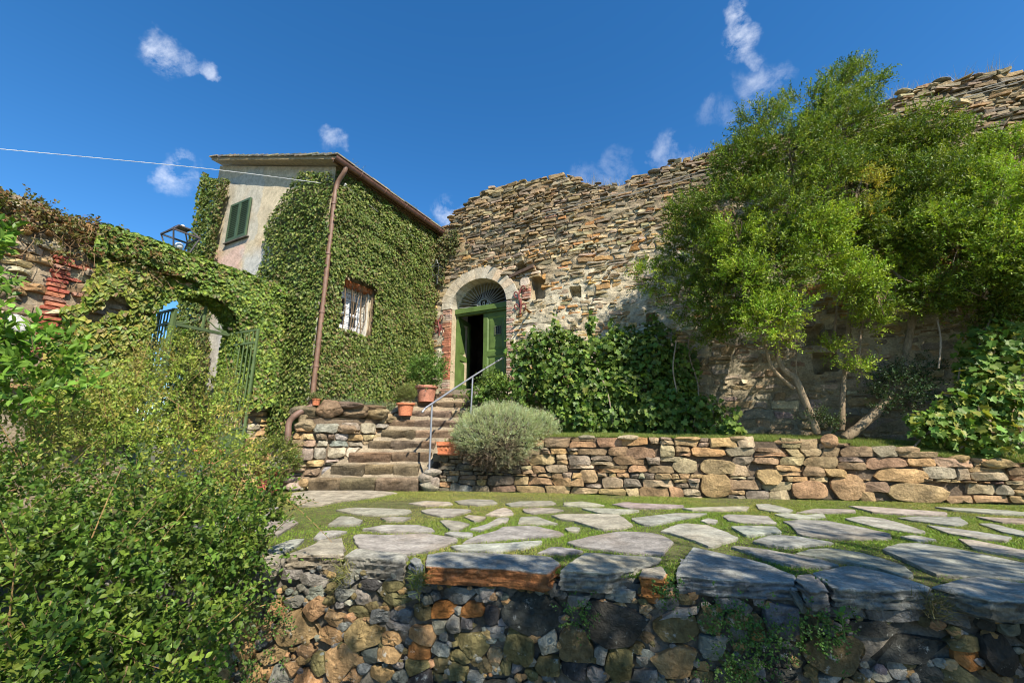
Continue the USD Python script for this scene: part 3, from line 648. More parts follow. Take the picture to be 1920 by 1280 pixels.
for k, (ar, p, c) in enumerate(items):
    dark = c[0] < 1.3  # left end under the cushion bush: its shadow painted as darker stones
    pal = [(.17, .14, .10), (.22, .18, .12), (.2, .2, .17), (.26, .19, .11)] if dark and rng.random() < .75 else PT
    vf = stone(TW, p, .1, rng.uniform(.025, .075), rng, n=16, rings=FINE[:1] + FINE[1:7:1], rough=.34, edge=.035, tilt=.55, rounds=0 if rng.random() < .6 else 1, base=-.05, freq=2.0)
    if k < 299: put('stone', vf, M_terrace, twall, tint=pick(pal, rng))
    else: rest.add(vf, pick(pal, rng))
if rest.n: put('small_stones', rest.get(), M_terrace, twall, tint=rest.tint(), kind='stuff')
for k, (px, py, Y, s) in enumerate([(1556, 826, 6.25, (.13, .09, .1)), (1480, 829, 6.4, (.22, .1, .05)), (1385, 822, 6.5, (.16, .1, .05)), (1180, 820, 6.75, (.18, .1, .04)), (1870, 868, 5.85, (.2, .12, .07)), (1800, 860, 5.95, (.13, .1, .06)), (1700, 845, 6.1, (.2, .12, .07)), (1100, 820, 7.0, (.15, .1, .04)), (1290, 822, 6.6, (.2, .1, .04))]):
    put('coping_stone', boulder(at(px, py, Y + .04), s, rng, 2), M_terrace, twall, tint=pick(PT, rng))
# ================================================================== the ruined stone wall with its arched door
castle = thing('castle_wall', 'tall ruined stone wall with ragged top and arched green doorway', 'wall')
DU, SPR, RISE, TH = 1.6, 4.12, .68, 2.0              # opening: width, springing height, rise of the arch, threshold


def in_door(u, v, m=0.0):
    return (u > -m) & (u < DU + m) & (v < SPR) | ((((u - DU / 2) / (DU / 2 + m)) ** 2 + (np.maximum(v - SPR, 0) / (RISE + m)) ** 2 < 1) & (v >= SPR))


HOLES = [(3.31, 4.08, .12, .13), (7.72, 2.7, .17, .17), (7.84, 2.17, .17, .16), (2.42, 4.30, .16, .26), (1.95, 4.88, .16, .12), (4.9, 3.3, .1, .1), (2.1, 4.13, .07, .08)]
ug, vg = np.linspace(-.9, 12.4, 330), np.linspace(0, 1, 150)
Ug, Vg = np.meshgrid(ug, vg, indexing='ij')
rag = prof(ug) + .10 * (meshkit.fbm(np.c_[ug * 3.1, ug * 0, ug * 0], 4, 3) - .5) * 2 - .05
Zg = .2 + Vg * (rag[:, None] - .2)
band = np.clip((np.minimum(Ug * .25, 1.2) + 4.7 - Zg) * .8 + 2.0 * (meshkit.fbm(np.stack([Ug * .7, Zg * .9, Ug * 0], -1), 3) - .5), 0, 1)[..., None]   # paler pointing below, brown above
Dg = -.004 + .022 * band[..., 0] + .055 * (meshkit.fbm(np.stack([Ug * 3.6, Zg * 6, Ug * 0], -1), 4) - .5) * 2
for hu, hv, a, b in HOLES: Dg = np.where((np.abs(Ug - hu) < a) & (np.abs(Zg - hv) < b), -.3, Dg)
pts = W(Ug, Zg, Dg).reshape(-1, 3); nv = len(vg)
i, j = np.meshgrid(np.arange(len(ug) - 1), np.arange(nv - 1), indexing='ij')
um, zm = (Ug[:-1, :-1] + Ug[1:, 1:]) / 2, (Zg[:-1, :-1] + Zg[1:, 1:]) / 2
keep = ~in_door(um, zm, .04).ravel()
q = np.stack([i * nv + j, (i + 1) * nv + j, (i + 1) * nv + j + 1, i * nv + j + 1], -1).reshape(-1, 4)[keep]
n_front = len(pts)
back = W(Ug, Zg, -.75 + 0 * Ug).reshape(-1, 3); tp = np.arange(len(ug)) * nv + nv - 1
qt = np.stack([tp[:-1], tp[1:], tp[1:] + n_front, tp[:-1] + n_front], 1)
low_shade = np.clip((np.interp(Ug, [2, 5], [1.7, 3.1]) - Zg) * .8, 0, 1)[..., None]  # shade low behind the trees, painted into the mortar colour
tm = (np.array([.30, .24, .15]) * (1 - band) + np.array([.49, .43, .30]) * band) * (1 - np.array([.45, .48, .52]) * low_shade)
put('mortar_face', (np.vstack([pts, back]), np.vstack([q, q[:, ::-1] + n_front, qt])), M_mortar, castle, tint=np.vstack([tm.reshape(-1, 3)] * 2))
PC = [(.42, .33, .19), (.47, .30, .12), (.38, .31, .20), (.50, .43, .29), (.42, .22, .08), (.28, .21, .12), (.46, .37, .21)]
PTOP = [(.25, .20, .13), (.31, .235, .13), (.19, .155, .105), (.35, .275, .165), (.28, .19, .095)]
PSHADED = [(.30, .215, .12), (.26, .20, .12), (.34, .25, .14), (.24, .2, .15), (.36, .29, .19)]  # darker stones behind the trunks: tree shade put into their colour
items = []
for (v0, v1, hh, asp, gp_) in ((.3, 2.7, (.08, .19), (1.3, 3.2), .02), (2.6, 5.2, (.045, .125), (1.6, 4.8), .016), (5.1, 7.45, (.04, .105), (1.8, 5.2), .009)):
    for p in rubble(-.85, 12.3, v0, v1, rng, h=hh, asp=asp, split=.3, gap=gp_, jit=.4):
        c = p.mean(0); u, v = c
        if v > prof(u) + .03 or v < .35 or v < np.interp(u, [1.6, 5.5, 9.5, 12], [1.0, .85, .6, .3]): continue
        if in_door(np.array(u), np.array(v), .30) and v > 3.9: continue
        if in_door(np.array(p[:, 0]), np.array(p[:, 1]), .2).any(): continue
        if any(abs(u - hu) < a + .06 and abs(v - hv) < b + .04 for hu, hv, a, b in HOLES): continue
        sz = p.max(0) - p.min(0)
        # what the photograph shows: left of the shrubs, and the lower part behind the trunks
        w = 1.0 if u < 5.5 or v < 3.2 else .15
        items.append((sz[0] * sz[1] * w, p, c))
items.sort(key=lambda x: -x[0]); rest = Bag()
for k, (ar, p, c) in enumerate(items):
    pal = PTOP if c[1] > min(5.0 + .2 * (c[0] - 1.0), 5.7) + rng.normal() * .35 else (PSHADED if c[1] < 3.0 and c[0] > 4 else PC)
    lone = k < 290
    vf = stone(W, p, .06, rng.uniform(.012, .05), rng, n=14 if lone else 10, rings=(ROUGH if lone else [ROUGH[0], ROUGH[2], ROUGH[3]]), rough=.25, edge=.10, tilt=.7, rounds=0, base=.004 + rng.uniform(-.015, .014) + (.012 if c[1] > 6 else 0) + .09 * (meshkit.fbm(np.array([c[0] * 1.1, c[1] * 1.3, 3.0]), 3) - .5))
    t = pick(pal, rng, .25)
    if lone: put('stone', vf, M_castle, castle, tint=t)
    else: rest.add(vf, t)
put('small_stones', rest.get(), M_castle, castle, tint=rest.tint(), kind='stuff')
crest = Bag()
for k in range(420):                                            # loose stones along the ragged top
    u = rng.uniform(-.5, 12.2); s = rng.uniform(.035, .095)
    crest.add(boulder(W(u, prof(u) + rng.uniform(-.12, .05), rng.uniform(-.65, .03)), (s * 1.9, s * 1.2, s * .45), rng, 1), pick(PTOP, rng, .3))
put('crest_stones', crest.get(), M_castle, castle, tint=crest.tint(), kind='stuff')

# the arch: voussoirs, brick jambs, reveal, passage behind
cu = DU / 2


def ell(a, m): return cu + (DU / 2 + m) * np.cos(a), SPR + (RISE + m) * np.sin(a)


nvs = 15; lim = np.linspace(math.pi + .0, 0 - .0, nvs + 1)
for k in range(nvs):
    a0, a1 = lim[k] - .002, lim[k + 1] + .002; aa = np.linspace(a0, a1, 4)
    i0, o0 = np.stack(ell(aa, 0.0), 1), np.stack(ell(aa[::-1], .31 + rng.uniform(-.03, .03)), 1)
    t = np.array([.46, .415, .32]) * rng.uniform(.88, 1.08) * (np.array([1.05, .93, .84]) if k > 9 and rng.random() < .7 else 1)
    put('arch_stone', stone(W, np.vstack([i0, o0]), .34, .05, rng, n=28, rings=[(1, None), (1, .8), (.99, .97), (.96, 1), (.5, 1)], rough=.05, edge=.003, tilt=.04, rounds=0), M_plaster, castle, tint=t)
v = TH - .05
while v < SPR - .02:                                            # jambs: bricks on the left, worn brick and plaster on the right
    h = rng.uniform(.052, .062)
    for side in (-1, 1):
        w = rng.uniform(.17, .27) if side < 0 else rng.uniform(.14, .22)
        u0, u1 = (-w, -.008) if side < 0 else (DU + .008, DU + w)
        low = side > 0 or v > 3.75 or v < 2.25
        t = pick([(.42, .33, .25), (.44, .27, .19)] if low else [(.42, .17, .10), (.47, .22, .13), (.38, .15, .09)], rng)
        put('brick', stone(W, [(u0, v), (u1, v), (u1, v + h * .82), (u0, v + h * .82)], .05, .035 + rng.uniform(0, .02), rng, n=12, rings=[(1, None), (1, .7), (.94, 1), (.5, 1)], rough=.12, edge=.01, tilt=.1, rounds=0), M_brick, castle, tint=t)
    v += h
rev = Bag(); D0, D1 = -.02, -.78
aa = np.linspace(math.pi, 0, 30); eu, ev = ell(aa, .004)
line = np.vstack([[(-.004, TH - .1)], np.stack([eu, ev], 1), [(DU + .004, TH - .1)]])
k = len(line); rv = np.vstack([W(line[:, 0], line[:, 1], D0), W(line[:, 0], line[:, 1], D1)]); a = np.arange(k - 1)
rev.add((rv, np.stack([a, a + 1, a + 1 + k, a + k], 1)), (.40, .33, .21))
put('reveal', rev.get(), M_plaster, castle, tint=rev.tint())
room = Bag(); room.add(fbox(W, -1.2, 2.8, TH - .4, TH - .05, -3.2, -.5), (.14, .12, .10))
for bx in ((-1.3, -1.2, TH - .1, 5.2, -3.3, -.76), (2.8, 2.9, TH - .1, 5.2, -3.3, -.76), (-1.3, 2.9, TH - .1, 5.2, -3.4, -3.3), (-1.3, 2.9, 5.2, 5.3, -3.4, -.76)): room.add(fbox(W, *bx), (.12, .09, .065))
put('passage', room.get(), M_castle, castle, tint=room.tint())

# the green double door
GREEN = (.085, .135, .03); DD = -.25


def panel_leaf(name, P, w, v0, v1, parent, tint, hatch=False):
    """a panelled leaf in the frame P: u 0..w, thickness towards -d"""
    t = .05; b = Bag(); st = .11
    b.add(fbox(P, 0, st, v0, v1, -t, 0), tint); b.add(fbox(P, w - st, w, v0, v1, -t, 0), tint)
    rails = [(v0, v0 + .2), (v0 + (v1 - v0) * .42, v0 + (v1 - v0) * .42 + .13), (v1 - .12, v1)]
    for a, c in rails: b.add(fbox(P, st - .001, w - st + .001, a, c, -t, -.002), tint)
    leaf = put(name, b.get(), M_paint, parent, tint=b.tint())
    for (a, _), (_, c) in ((rails[1], rails[0]), (rails[2], rails[1])):
        lo, hi = c, a; m = .035; p = Bag()
        fld = [(st, lo), (w - st, lo), (w - st, hi), (st, hi)]; inn = [(st + m, lo + m), (w - st - m, lo + m), (w - st - m, hi - m), (st + m, hi - m)]; pl = [(st + m + .05, lo + m + .05), (w - st - m - .05, lo + m + .05), (w - st - m - .05, hi - m - .05), (st + m + .05, hi - m - .05)]
        V = np.vstack([P(*np.array(fld).T, -.004), P(*np.array(inn).T, -.03), P(*np.array(pl).T, -.018)]); F = []
        for r in (0, 4):
            for s in range(4): F.append([r + s, r + (s + 1) % 4, r + 4 + (s + 1) % 4, r + 4 + s])
        F.append([8, 9, 10, 11]); p.add((V, np.array(F)), np.asarray(tint) * 1.04)
        put('panel', p.get(), M_paint, parent, tint=p.tint())
    if hatch:
        h = Bag(); u0, v0h = w * .47, v0 + (v1 - v0) * .70
        h.add(fbox(P, u0, u0 + .16, v0h, v0h + .2, -.02, -.008), (.012, .014, .01))
        for bx in ((u0 - .015, u0, v0h - .015, v0h + .215), (u0 + .16, u0 + .175, v0h - .015, v0h + .215), (u0, u0 + .16, v0h - .015, v0h), (u0, u0 + .16, v0h + .2, v0h + .215)): h.add(fbox(P, *bx, -.02, .004), (.12, .14, .08))
        for kx in (.05, .105): h.add(fbox(P, u0 + kx, u0 + kx + .012, v0h, v0h + .2, -.015, -.002), (.10, .11, .09))
        put('spy_hatch', h.get(), M_metal, parent, tint=h.tint())
    return leaf


door = thing('door', parent=castle)
fr = Bag(); fr.add(fbox(W, 0, .06, TH, SPR - .12, DD - .06, DD + .03), GREEN); fr.add(fbox(W, DU - .06, DU, TH, SPR - .12, DD - .06, DD + .03), GREEN)
put('frame', fr.get(), M_paint, door, tint=fr.tint())
tr = Bag(); tr.add(fbox(W, .003, DU - .003, SPR - .10, SPR + .03, DD - .07, DD + .10), GREEN); tr.add(fbox(W, .003, DU - .003, SPR - .15, SPR - .10, DD - .065, DD + .06), GREEN)
put('transom', tr.get(), M_paint, door, tint=tr.tint())
o = W(DU / 2 + .01, 0, DD); right = frame(o[:2], W(1.0, 0)[:2] - W(0.0, 0)[:2])
panel_leaf('right_leaf', right, DU / 2 - .072, TH + .02, SPR - .155, door, GREEN, hatch=True)
ju = unit(W(1.0, 0) - W(0.0, 0)); jd = np.array([ju[1], -ju[0], 0]); an = math.radians(97)
o = W(.062, 0, DD - .01); left = frame(o[:2], (ju * math.cos(an) - jd * math.sin(an))[:2])
panel_leaf('left_leaf', left, DU / 2 - .072, TH + .02, SPR - .155, door, GREEN)
put('threshold', fbox(W, -.02, DU + .02, TH - .22, TH, -.5, .16), M_castle, castle, tint=(.27, .23, .17))

# fanlight: glass, rays of iron and a little monogram
fan = thing('fanlight', parent=castle); FD = DD - .02; iron = (.32, .32, .30)
aa = np.linspace(math.pi, 0, 32); gu, gv = cu + (DU / 2 - .01) * np.cos(aa), SPR + .03 + (RISE - .04) * np.sin(aa)
gl = np.vstack([W(np.array([cu]), np.array([SPR + .03]), FD - .03), W(gu, gv, FD - .03)]); k = np.arange(1, 32)
put('pane', (gl, np.stack([k * 0, k, k + 1], 1)), M_glass, fan)
cz, ri = SPR + .05, .2
for a in np.linspace(math.pi - .06, .06, 19):
    r1 = 1 / math.sqrt((math.cos(a) / (DU / 2 - .015)) ** 2 + (math.sin(a) / (RISE - .055)) ** 2)
    put('ray', bar(W(cu + ri * math.cos(a), cz + ri * math.sin(a), FD), W(cu + r1 * math.cos(a), cz + r1 * math.sin(a), FD), .011, .011), M_metal, fan, tint=iron)
aa = np.linspace(math.pi, 0, 20); put('hub_ring', tube(W(cu + ri * np.cos(aa), cz - .02 + ri * np.sin(aa), FD), .011, 6), M_metal, fan, tint=iron)
mono = Bag()                                                   # three bent-iron letters
for lx, pts in ((-.105, [(-.05, 0), (-.01, .13), (.03, 0)]), (-.105, [(-.02, .02), (.005, .055), (.015, .0)]), (0.0, [(0, .0), (-.03, .05), (-.015, .12), (.015, .12), (.03, .05), (0, 0)]), (0, [(-.03, -.02), (0, .02), (.03, -.02)]), (.105, [(-.03, 0), (.01, .13), (.05, 0)]), (.105, [(-.012, .0), (.0, .05), (.03, .02)])):
    c = np.array(pts); mono.add(tube(W(cu + lx + c[:, 0], cz + .0 + c[:, 1], FD + .003), .009, 5), (.5, .5, .47))
put('monogram', mono.get(), M_metal, fan, tint=mono.tint())

# old timber, pocket with brick, wrought iron brackets, lantern
put('timber_lintel', bar(W(1.69, 4.70, .02), W(2.36, 4.83, .10), .07, .075), M_wood, castle, tint=(.10, .065, .045))
for k in range(5): put('brick', stone(W, [(2.02, 4.08 + k * .062), (2.24, 4.08 + k * .062), (2.24, 4.13 + k * .062), (2.02, 4.13 + k * .062)], .1, .035, rng, n=10, rough=.15, edge=.02, rounds=0), M_brick, castle, tint=pick([(.46, .22, .14), (.44, .30, .22)], rng))
put('plaster_patch', stone(W, [(1.95, 4.40), (2.22, 4.38), (2.2, 4.66), (1.98, 4.64)], .1, .03, rng, n=16, rough=.1, edge=.02), M_plaster, castle, tint=(.50, .41, .31))


def wall_iron(u, v, s, label):
    t = thing('iron_bracket', label, 'iron bracket'); c = (.20, .055, .045)
    put('stem', tube(curve([W(u, v - .28 * s, .05), W(u + .03 * s, v - .05 * s, .08), W(u - .02 * s, v + .15 * s, .08), W(u + .03 * s, v + .33 * s, .06)]), .018 * s + .004, 6), M_metal, t, tint=c)
    for sx, sz, a in ((-1, .18, 1), (1, .3, 1), (-1, -.12, .9), (1, -.16, 1.1)):
        th_ = np.linspace(0, 4.6, 16); r = .10 * s * a * (1 - th_ / 9)
        put('scroll', tube(W(u + sx * (.04 * s + r * (1 - np.cos(th_)) * .8), v + sz * s + r * np.sin(th_), .07 + .02 * np.sin(th_)), .012 * s + .003, 6), M_metal, t, tint=c)
    put('wall_plate', fbox(W, u - .03, u + .03, v - .12 * s, v + .1 * s, .0, .05), M_metal, t, tint=c)


wall_iron(1.98, 4.0, 1.0, 'rusty wrought iron bracket with scrolls right of the arched door')
wall_iron(-.34, 3.66, .8, 'rusty wrought iron bracket on the brick left of the arched door')


def lantern(name, P, u, v, d, w, h, label, tint, bulb, top_scale=.45):
    """four-sided lantern: wide at the shoulder, narrow at the foot; P frame, centre (u, d), foot at v"""
    t = thing(name, label, 'lantern'); a, b, c = w * .30, w * .5, w * .5 * top_scale; sh, tp = v + h * .62, v + h * .93
    sq = [(-1, -1), (1, -1), (1, 1), (-1, 1)]; cor = lambda r, z: [P(u + sx * r, z, d + sy * r) for sx, sy in sq]
    lo, mi, hi = cor(a, v), cor(b, sh), cor(c, tp); r = w * .035
    for k in range(4):
        put('post', bar(lo[k], mi[k], r * 1.4), M_metal, t, tint=tint); put('hip', bar(mi[k], hi[k], r * 1.2), M_metal, t, tint=tint)
        put('shoulder_bar', bar(mi[k], mi[(k + 1) % 4], r * 1.8), M_metal, t, tint=tint); put('foot_bar', bar(lo[k], lo[(k + 1) % 4], r * 1.4), M_metal, t, tint=tint)
        put('cap_bar', bar(hi[k], hi[(k + 1) % 4], r * 1.4), M_metal, t, tint=tint)
        put('pane', (np.array([lo[k], lo[(k + 1) % 4], mi[(k + 1) % 4], mi[k]]), np.array([[0, 1, 2, 3]])), M_pane, t)
    put('cap', (np.array(hi), np.array([[0, 1, 2, 3]])), M_metal, t, tint=np.asarray(tint) * 2)
    s = trimesh.creation.icosphere(2, w * .09); put('finial', (np.array(s.vertices) + P(u, tp + w * .09, d), np.array(s.faces)), M_metal, t, tint=(.45, .42, .36), smooth=True)
    if bulb:
        s = trimesh.creation.icosphere(2, w * .16); put('bulb', (np.array(s.vertices) + P(u, v + h * .22, d), np.array(s.faces)), M_plaster, t, tint=(.75, .74, .7), smooth=True)
        put('lamp_holder', tube([P(u, v - .02, d), P(u, v + h * .12, d)], w * .06, 8), M_metal, t, tint=tint)
    put('foot_post', tube([P(u, v - h * .6, d), P(u, v + .01, d)], w * .06, 8), M_metal, t, tint=tint)
    return t


wl = lantern('wall_lantern', W, -.36, 5.02, .2, .26, .36, 'small dark wall lantern among the ivy above left of the arched door', (.05, .055, .05), False)
put('arm', tube(curve([W(-.45, 4.95, .02), W(-.55, 5.25, .1), W(-.42, 5.5, .2), W(-.36, 5.36, .2)]), .012, 6), M_metal, wl, tint=(.2, .2, .18))

# ================================================================== the house
C0, F_, G_ = np.array([-3.71, 7.94]), np.array([.4633, .8862]), np.array([-.8862, .4633])
FAC, GAB = frame(C0, F_), frame(C0, -G_)             # GAB: u = -g
house = thing('house', 'ivy covered plastered house with green shutters and slate roof beside the ruin', 'house')
FL = 3.40
WIN = (.37, 1.13, 3.02, 3.96)


def wall_with_hole(P, u0, u1, v0, v1, hole, depth, n, dn=.012):
    us = np.unique(np.r_[np.linspace(u0, u1, n), hole[:2]]); vs = np.unique(np.r_[np.linspace(v0, v1, n), hole[2:]])
    U, V = np.meshgrid(us, vs, indexing='ij'); p = P(U, V, dn * (meshkit.fbm(np.stack([U * 3, V * 3, U * 0], -1), 3) - .5) * 2).reshape(-1, 3); m = len(vs)
    i, j = np.meshgrid(np.arange(len(us) - 1), np.arange(m - 1), indexing='ij')
    uc, vc = (us[:-1] + us[1:])[:, None] / 2, (vs[:-1] + vs[1:])[None] / 2
    keep = ~((uc > hole[0]) & (uc < hole[1]) & (vc > hole[2]) & (vc < hole[3])).ravel()
    return p, np.stack([i * m + j, (i + 1) * m + j, (i + 1) * m + j + 1, i * m + j + 1], -1).reshape(-1, 4)[keep]


fw = Bag(); fw.add(wall_with_hole(FAC, 0, FL + .3, 0, 6.45, WIN, .3, 60), (.42, .36, .25))
put('facade_wall', fw.get(), M_plaster, house, tint=fw.tint())
gu, gz_ = np.linspace(-4.66, 0, 160), np.linspace(0, 1, 190)
Gu, Gv = np.meshgrid(gu, gz_, indexing='ij'); Gz = Gv * (6.42 + .335 * -Gu)
g = -Gu
n1 = meshkit.fbm(np.stack([g * 2.5, Gz * 2.5, g * 0], -1), 4) - .5
tg = np.broadcast_to(np.array([.49, .41, .275]), Gu.shape + (3,)).copy()
pink = np.clip((5.45 - Gz + n1 * .5) * 4, 0, 1) * np.clip((g - 2.85 + n1 * .5) * 5, 0, 1) * np.clip((Gz - 4.3) * 5, 0, 1)
grey = np.clip((5.15 - Gz + n1 * .4) * 5, 0, 1) * np.clip((3.0 - g + n1 * .5) * 5, 0, 1)
surround = ((g > 2.55 + .3 * n1) & (g < 4.0) & (Gz > 5.35) & (Gz < 7.35 - (g - 2.6) * .0 + .2 * n1)).astype(float) * .85
for wgt, col in ((surround, (.43, .40, .32)), (pink, (.52, .36, .28)), (grey, (.45, .435, .38))): tg = tg * (1 - wgt[..., None]) + np.array(col) * wgt[..., None]
low = np.clip((4.0 - Gz) * 1.5, 0, 1); tg = tg * (1 - low[..., None]) + np.array([.45, .43, .38]) * low[..., None]
dep = .02 * n1 + .012 * (surround > .4) * 0
gp_pts = GAB(Gu, Gz, dep).reshape(-1, 3); m = len(gz_); i, j = np.meshgrid(np.arange(len(gu) - 1), np.arange(m - 1), indexing='ij')
put('gable_wall', (gp_pts, np.stack([i * m + j, (i + 1) * m + j, (i + 1) * m + j + 1, i * m + j + 1], -1).reshape(-1, 4)), M_plaster, house, tint=tg.reshape(-1, 3), smooth=True)
bk = Bag(); bk.add(fbox(GAB, -4.66, -4.56, 0, 7.85, -4.5, -.01), (.42, .38, .3)); bk.add(fbox(GAB, -4.56, -.3, 0, 6.3, -4.5, -4.4), (.42, .38, .3))
put('rear_walls', bk.get(), M_plaster, house, tint=bk.tint())
# roof: a slope rising away from the gutter, slates along it
SL = .335; OV, EV, RG1 = .24, .30, 4.62


def RF(t, g, lift=0.0):                                        # t along the facade, g up the slope
    p = np.array([C0[0], C0[1], 0]) + np.multiply.outer(np.asarray(t, float), np.r_[F_, 0]) + np.multiply.outer(np.asarray(g, float), np.r_[G_, 0])
    p[..., 2] = 6.47 + SL * np.asarray(g) + lift
    return p


def roof_box(t0, t1, g0, g1, l0, l1):
    c = np.array([RF(t, g, l) for l in (l0, l1) for t, g in ((t0, g0), (t1, g0), (t1, g1), (t0, g1))])
    return c, np.array([[3, 2, 1, 0], [4, 5, 6, 7], [0, 1, 5, 4], [1, 2, 6, 5], [2, 3, 7, 6], [3, 0, 4, 7]])


roof = put('roof', roof_box(-OV, FL + .5, -EV, RG1, -.02, .05), M_wood, house, tint=(.30, .22, .11))
sl_n = 24
for k in range(sl_n):
    g0 = -EV - .05 + k * ((RG1 + .05 + EV - .36) / (sl_n - 1))
    tcur = -OV - .04
    while tcur < FL + .45:
        w = rng.uniform(.38, .6); j_ = rng.uniform(-.015, .015)
        v, f = roof_box(tcur + .006, min(tcur + w, FL + .5) - .006, g0 + j_, g0 + .40 + j_, .055, .085); hi = v[:, :2] @ G_ - C0 @ G_ > g0 + .2
        v[:, 2] += np.where(hi, -.005, .035) + rng.uniform(-.008, .008)
        v[:, :2] += rng.normal(size=2) * .006
        put('slate', (v, f), M_castle, roof, tint=pick([(.20, .185, .15), (.26, .23, .17), (.16, .15, .13), (.30, .25, .17)], rng)); tcur += w
BRN = (.13, .065, .045)
gpts = [FAC(t, 6.35 - .0 * t, EV + .02) for t in np.linspace(-.30, FL + .25, 10)]
an_ = np.linspace(math.pi, 2 * math.pi, 9); pr = [(.075 * math.cos(a), .075 * math.sin(a)) for a in an_]
gv = np.array([[FAC(t, 6.36 + q, EV + .03 + p) for p, q in pr] for t in np.linspace(-.32, FL + .25, 12)]); k = len(pr)
i, j = np.meshgrid(np.arange(11), np.arange(k - 1), indexing='ij'); put('gutter', (gv.reshape(-1, 3), np.stack([i * k + j, i * k + j + 1, (i + 1) * k + j + 1, (i + 1) * k + j], -1).reshape(-1, 4)), M_metal, house, tint=BRN, smooth=True)
for t in (.35, 1.05, 1.75, 2.45, 3.1): put('gutter_bracket', tube([FAC(t, 6.36 + .08 * math.sin(a), EV + .03 + .082 * math.cos(a)) for a in an_], .012, 5), M_metal, house, tint=BRN)
put('fascia', fbox(FAC, -.25, FL + .3, 6.30, 6.42, EV - .09, EV - .06), M_wood, house, tint=(.16, .10, .06))
dp = curve([FAC(-.02, 6.33, EV + .02), FAC(-.02, 6.2, EV + .0), FAC(-.03, 6.02, .16), FAC(-.04, 5.85, .12), FAC(-.05, 5.6, .12)], 28)
dp = np.vstack([dp, [FAC(-.06, 3.5, .12)], [FAC(-.08, 1.62, .12)]])
put('downpipe', tube(dp, .047, 14), M_metal, house, tint=(.165, .095, .062), smooth=True)
dp2 = curve([FAC(-.08, 1.62, .12), FAC(-.08, 1.46, .13), FAC(-.12, 1.40, .16), at(560, 774, 7.62), at(543, 790, 7.58), at(540, 815, 7.56), at(537, 850, 7.56)], 42)
put('drain_pipe', tube(dp2, .052, 14), M_metal, house, tint=(.16, .095, .068), smooth=True)
for z in (5.5, 4.4, 3.2, 2.15): put('pipe_collar', tube([FAC(-.055 - .005 * (5.6 - z), z - .02, .12), FAC(-.055 - .005 * (5.6 - z), z + .02, .12)], .055, 14), M_metal, house, tint=(.17, .10, .07))

# window in the facade: reveal, white frames, panes, iron grille, brick head
win = thing('window', parent=house); u0, u1, v0, v1 = WIN; RD = -.15
rv = Bag()
for bx in ((u0 - .03, u0, v0 - .03, v1 + .03), (u1, u1 + .03, v0 - .03, v1 + .03), (u0, u1, v0 - .05, v0), (u0, u1, v1, v1 + .03)): rv.add(fbox(FAC, *bx, RD - .05, .015), (.50, .47, .40))
put('reveal', rv.get(), M_plaster, win, tint=rv.tint())
wf = Bag(); WH = (.80, .80, .78); um = (u0 + u1) / 2; vt = v1 - .17
for bx in ((u0, u0 + .06, v0, v1), (u1 - .06, u1, v0, v1), (u0, u1, v0, v0 + .07), (u0, u1, vt, v1)): wf.add(fbox(FAC, *bx, RD - .05, RD + .0), WH)
put('frame', wf.get(), M_paint, win, tint=wf.tint())
for a, b in ((u0 + .05, um), (um, u1 - .05)):
    s = Bag()
    for bx in ((a + .002, a + .07, v0 + .06, vt), (b - .07, b - .002, v0 + .06, vt), (a, b, v0 + .06, v0 + .13), (a, b, vt - .06, vt), (a, b, (v0 + vt) / 2 - .03, (v0 + vt) / 2 + .03)): s.add(fbox(FAC, *bx, RD - .045, RD + .012), WH)
    sp = put('sash', s.get(), M_paint, win, tint=s.tint())
    for c, d_ in ((v0 + .13, (v0 + vt) / 2 - .03), ((v0 + vt) / 2 + .03, vt - .06)): put('pane', (FAC(np.array([a + .06, b - .06, b - .06, a + .06]), np.array([c, c, d_, d_]), RD - .02), np.array([[0, 1, 2, 3]])), M_glass, win)
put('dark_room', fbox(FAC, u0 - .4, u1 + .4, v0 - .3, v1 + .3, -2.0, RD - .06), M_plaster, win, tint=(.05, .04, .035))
put('curtain', grid(np.linspace(um + .02, u1 - .06, 30), np.linspace(v0 + .05, vt, 3), lambda U, V: FAC(U, V, RD - .055 - .0 * U + .0 + .004 * np.sin(U * 120))), M_plaster, win, tint=(.25, .24, .23))
for k in range(5): z = v0 + .07 + k * (v1 - v0 - .1) / 5.0 + .06; put('grille_bar', tube([FAC(u0 - .0, z, -.05), FAC(u1 + .0, z, -.05)], .007, 6), M_metal, win, tint=(.045, .04, .04))
for k in range(5): u = u0 + .08 + k * (u1 - u0 - .12) / 4.3; put('grille_bar', tube([FAC(u, v0 - .0, -.06), FAC(u, v1 + .0, -.06)], .0065, 6), M_metal, win, tint=(.045, .04, .04))
for k in range(11):
    a = u0 - .07 + k * (u1 - u0 + .16) / 11; put('brick', stone(FAC, [(a, v1 - .01), (a + .072, v1 - .01), (a + .072, v1 + .1), (a, v1 + .1)], .1, .055 + rng.uniform(0, .02), rng, n=12, rings=[(1, None), (1, .8), (.95, 1), (.5, 1)], rough=.06, edge=.01, tilt=.05, rounds=0), M_brick, win, tint=pick([(.52, .17, .06), (.48, .20, .09)], rng))

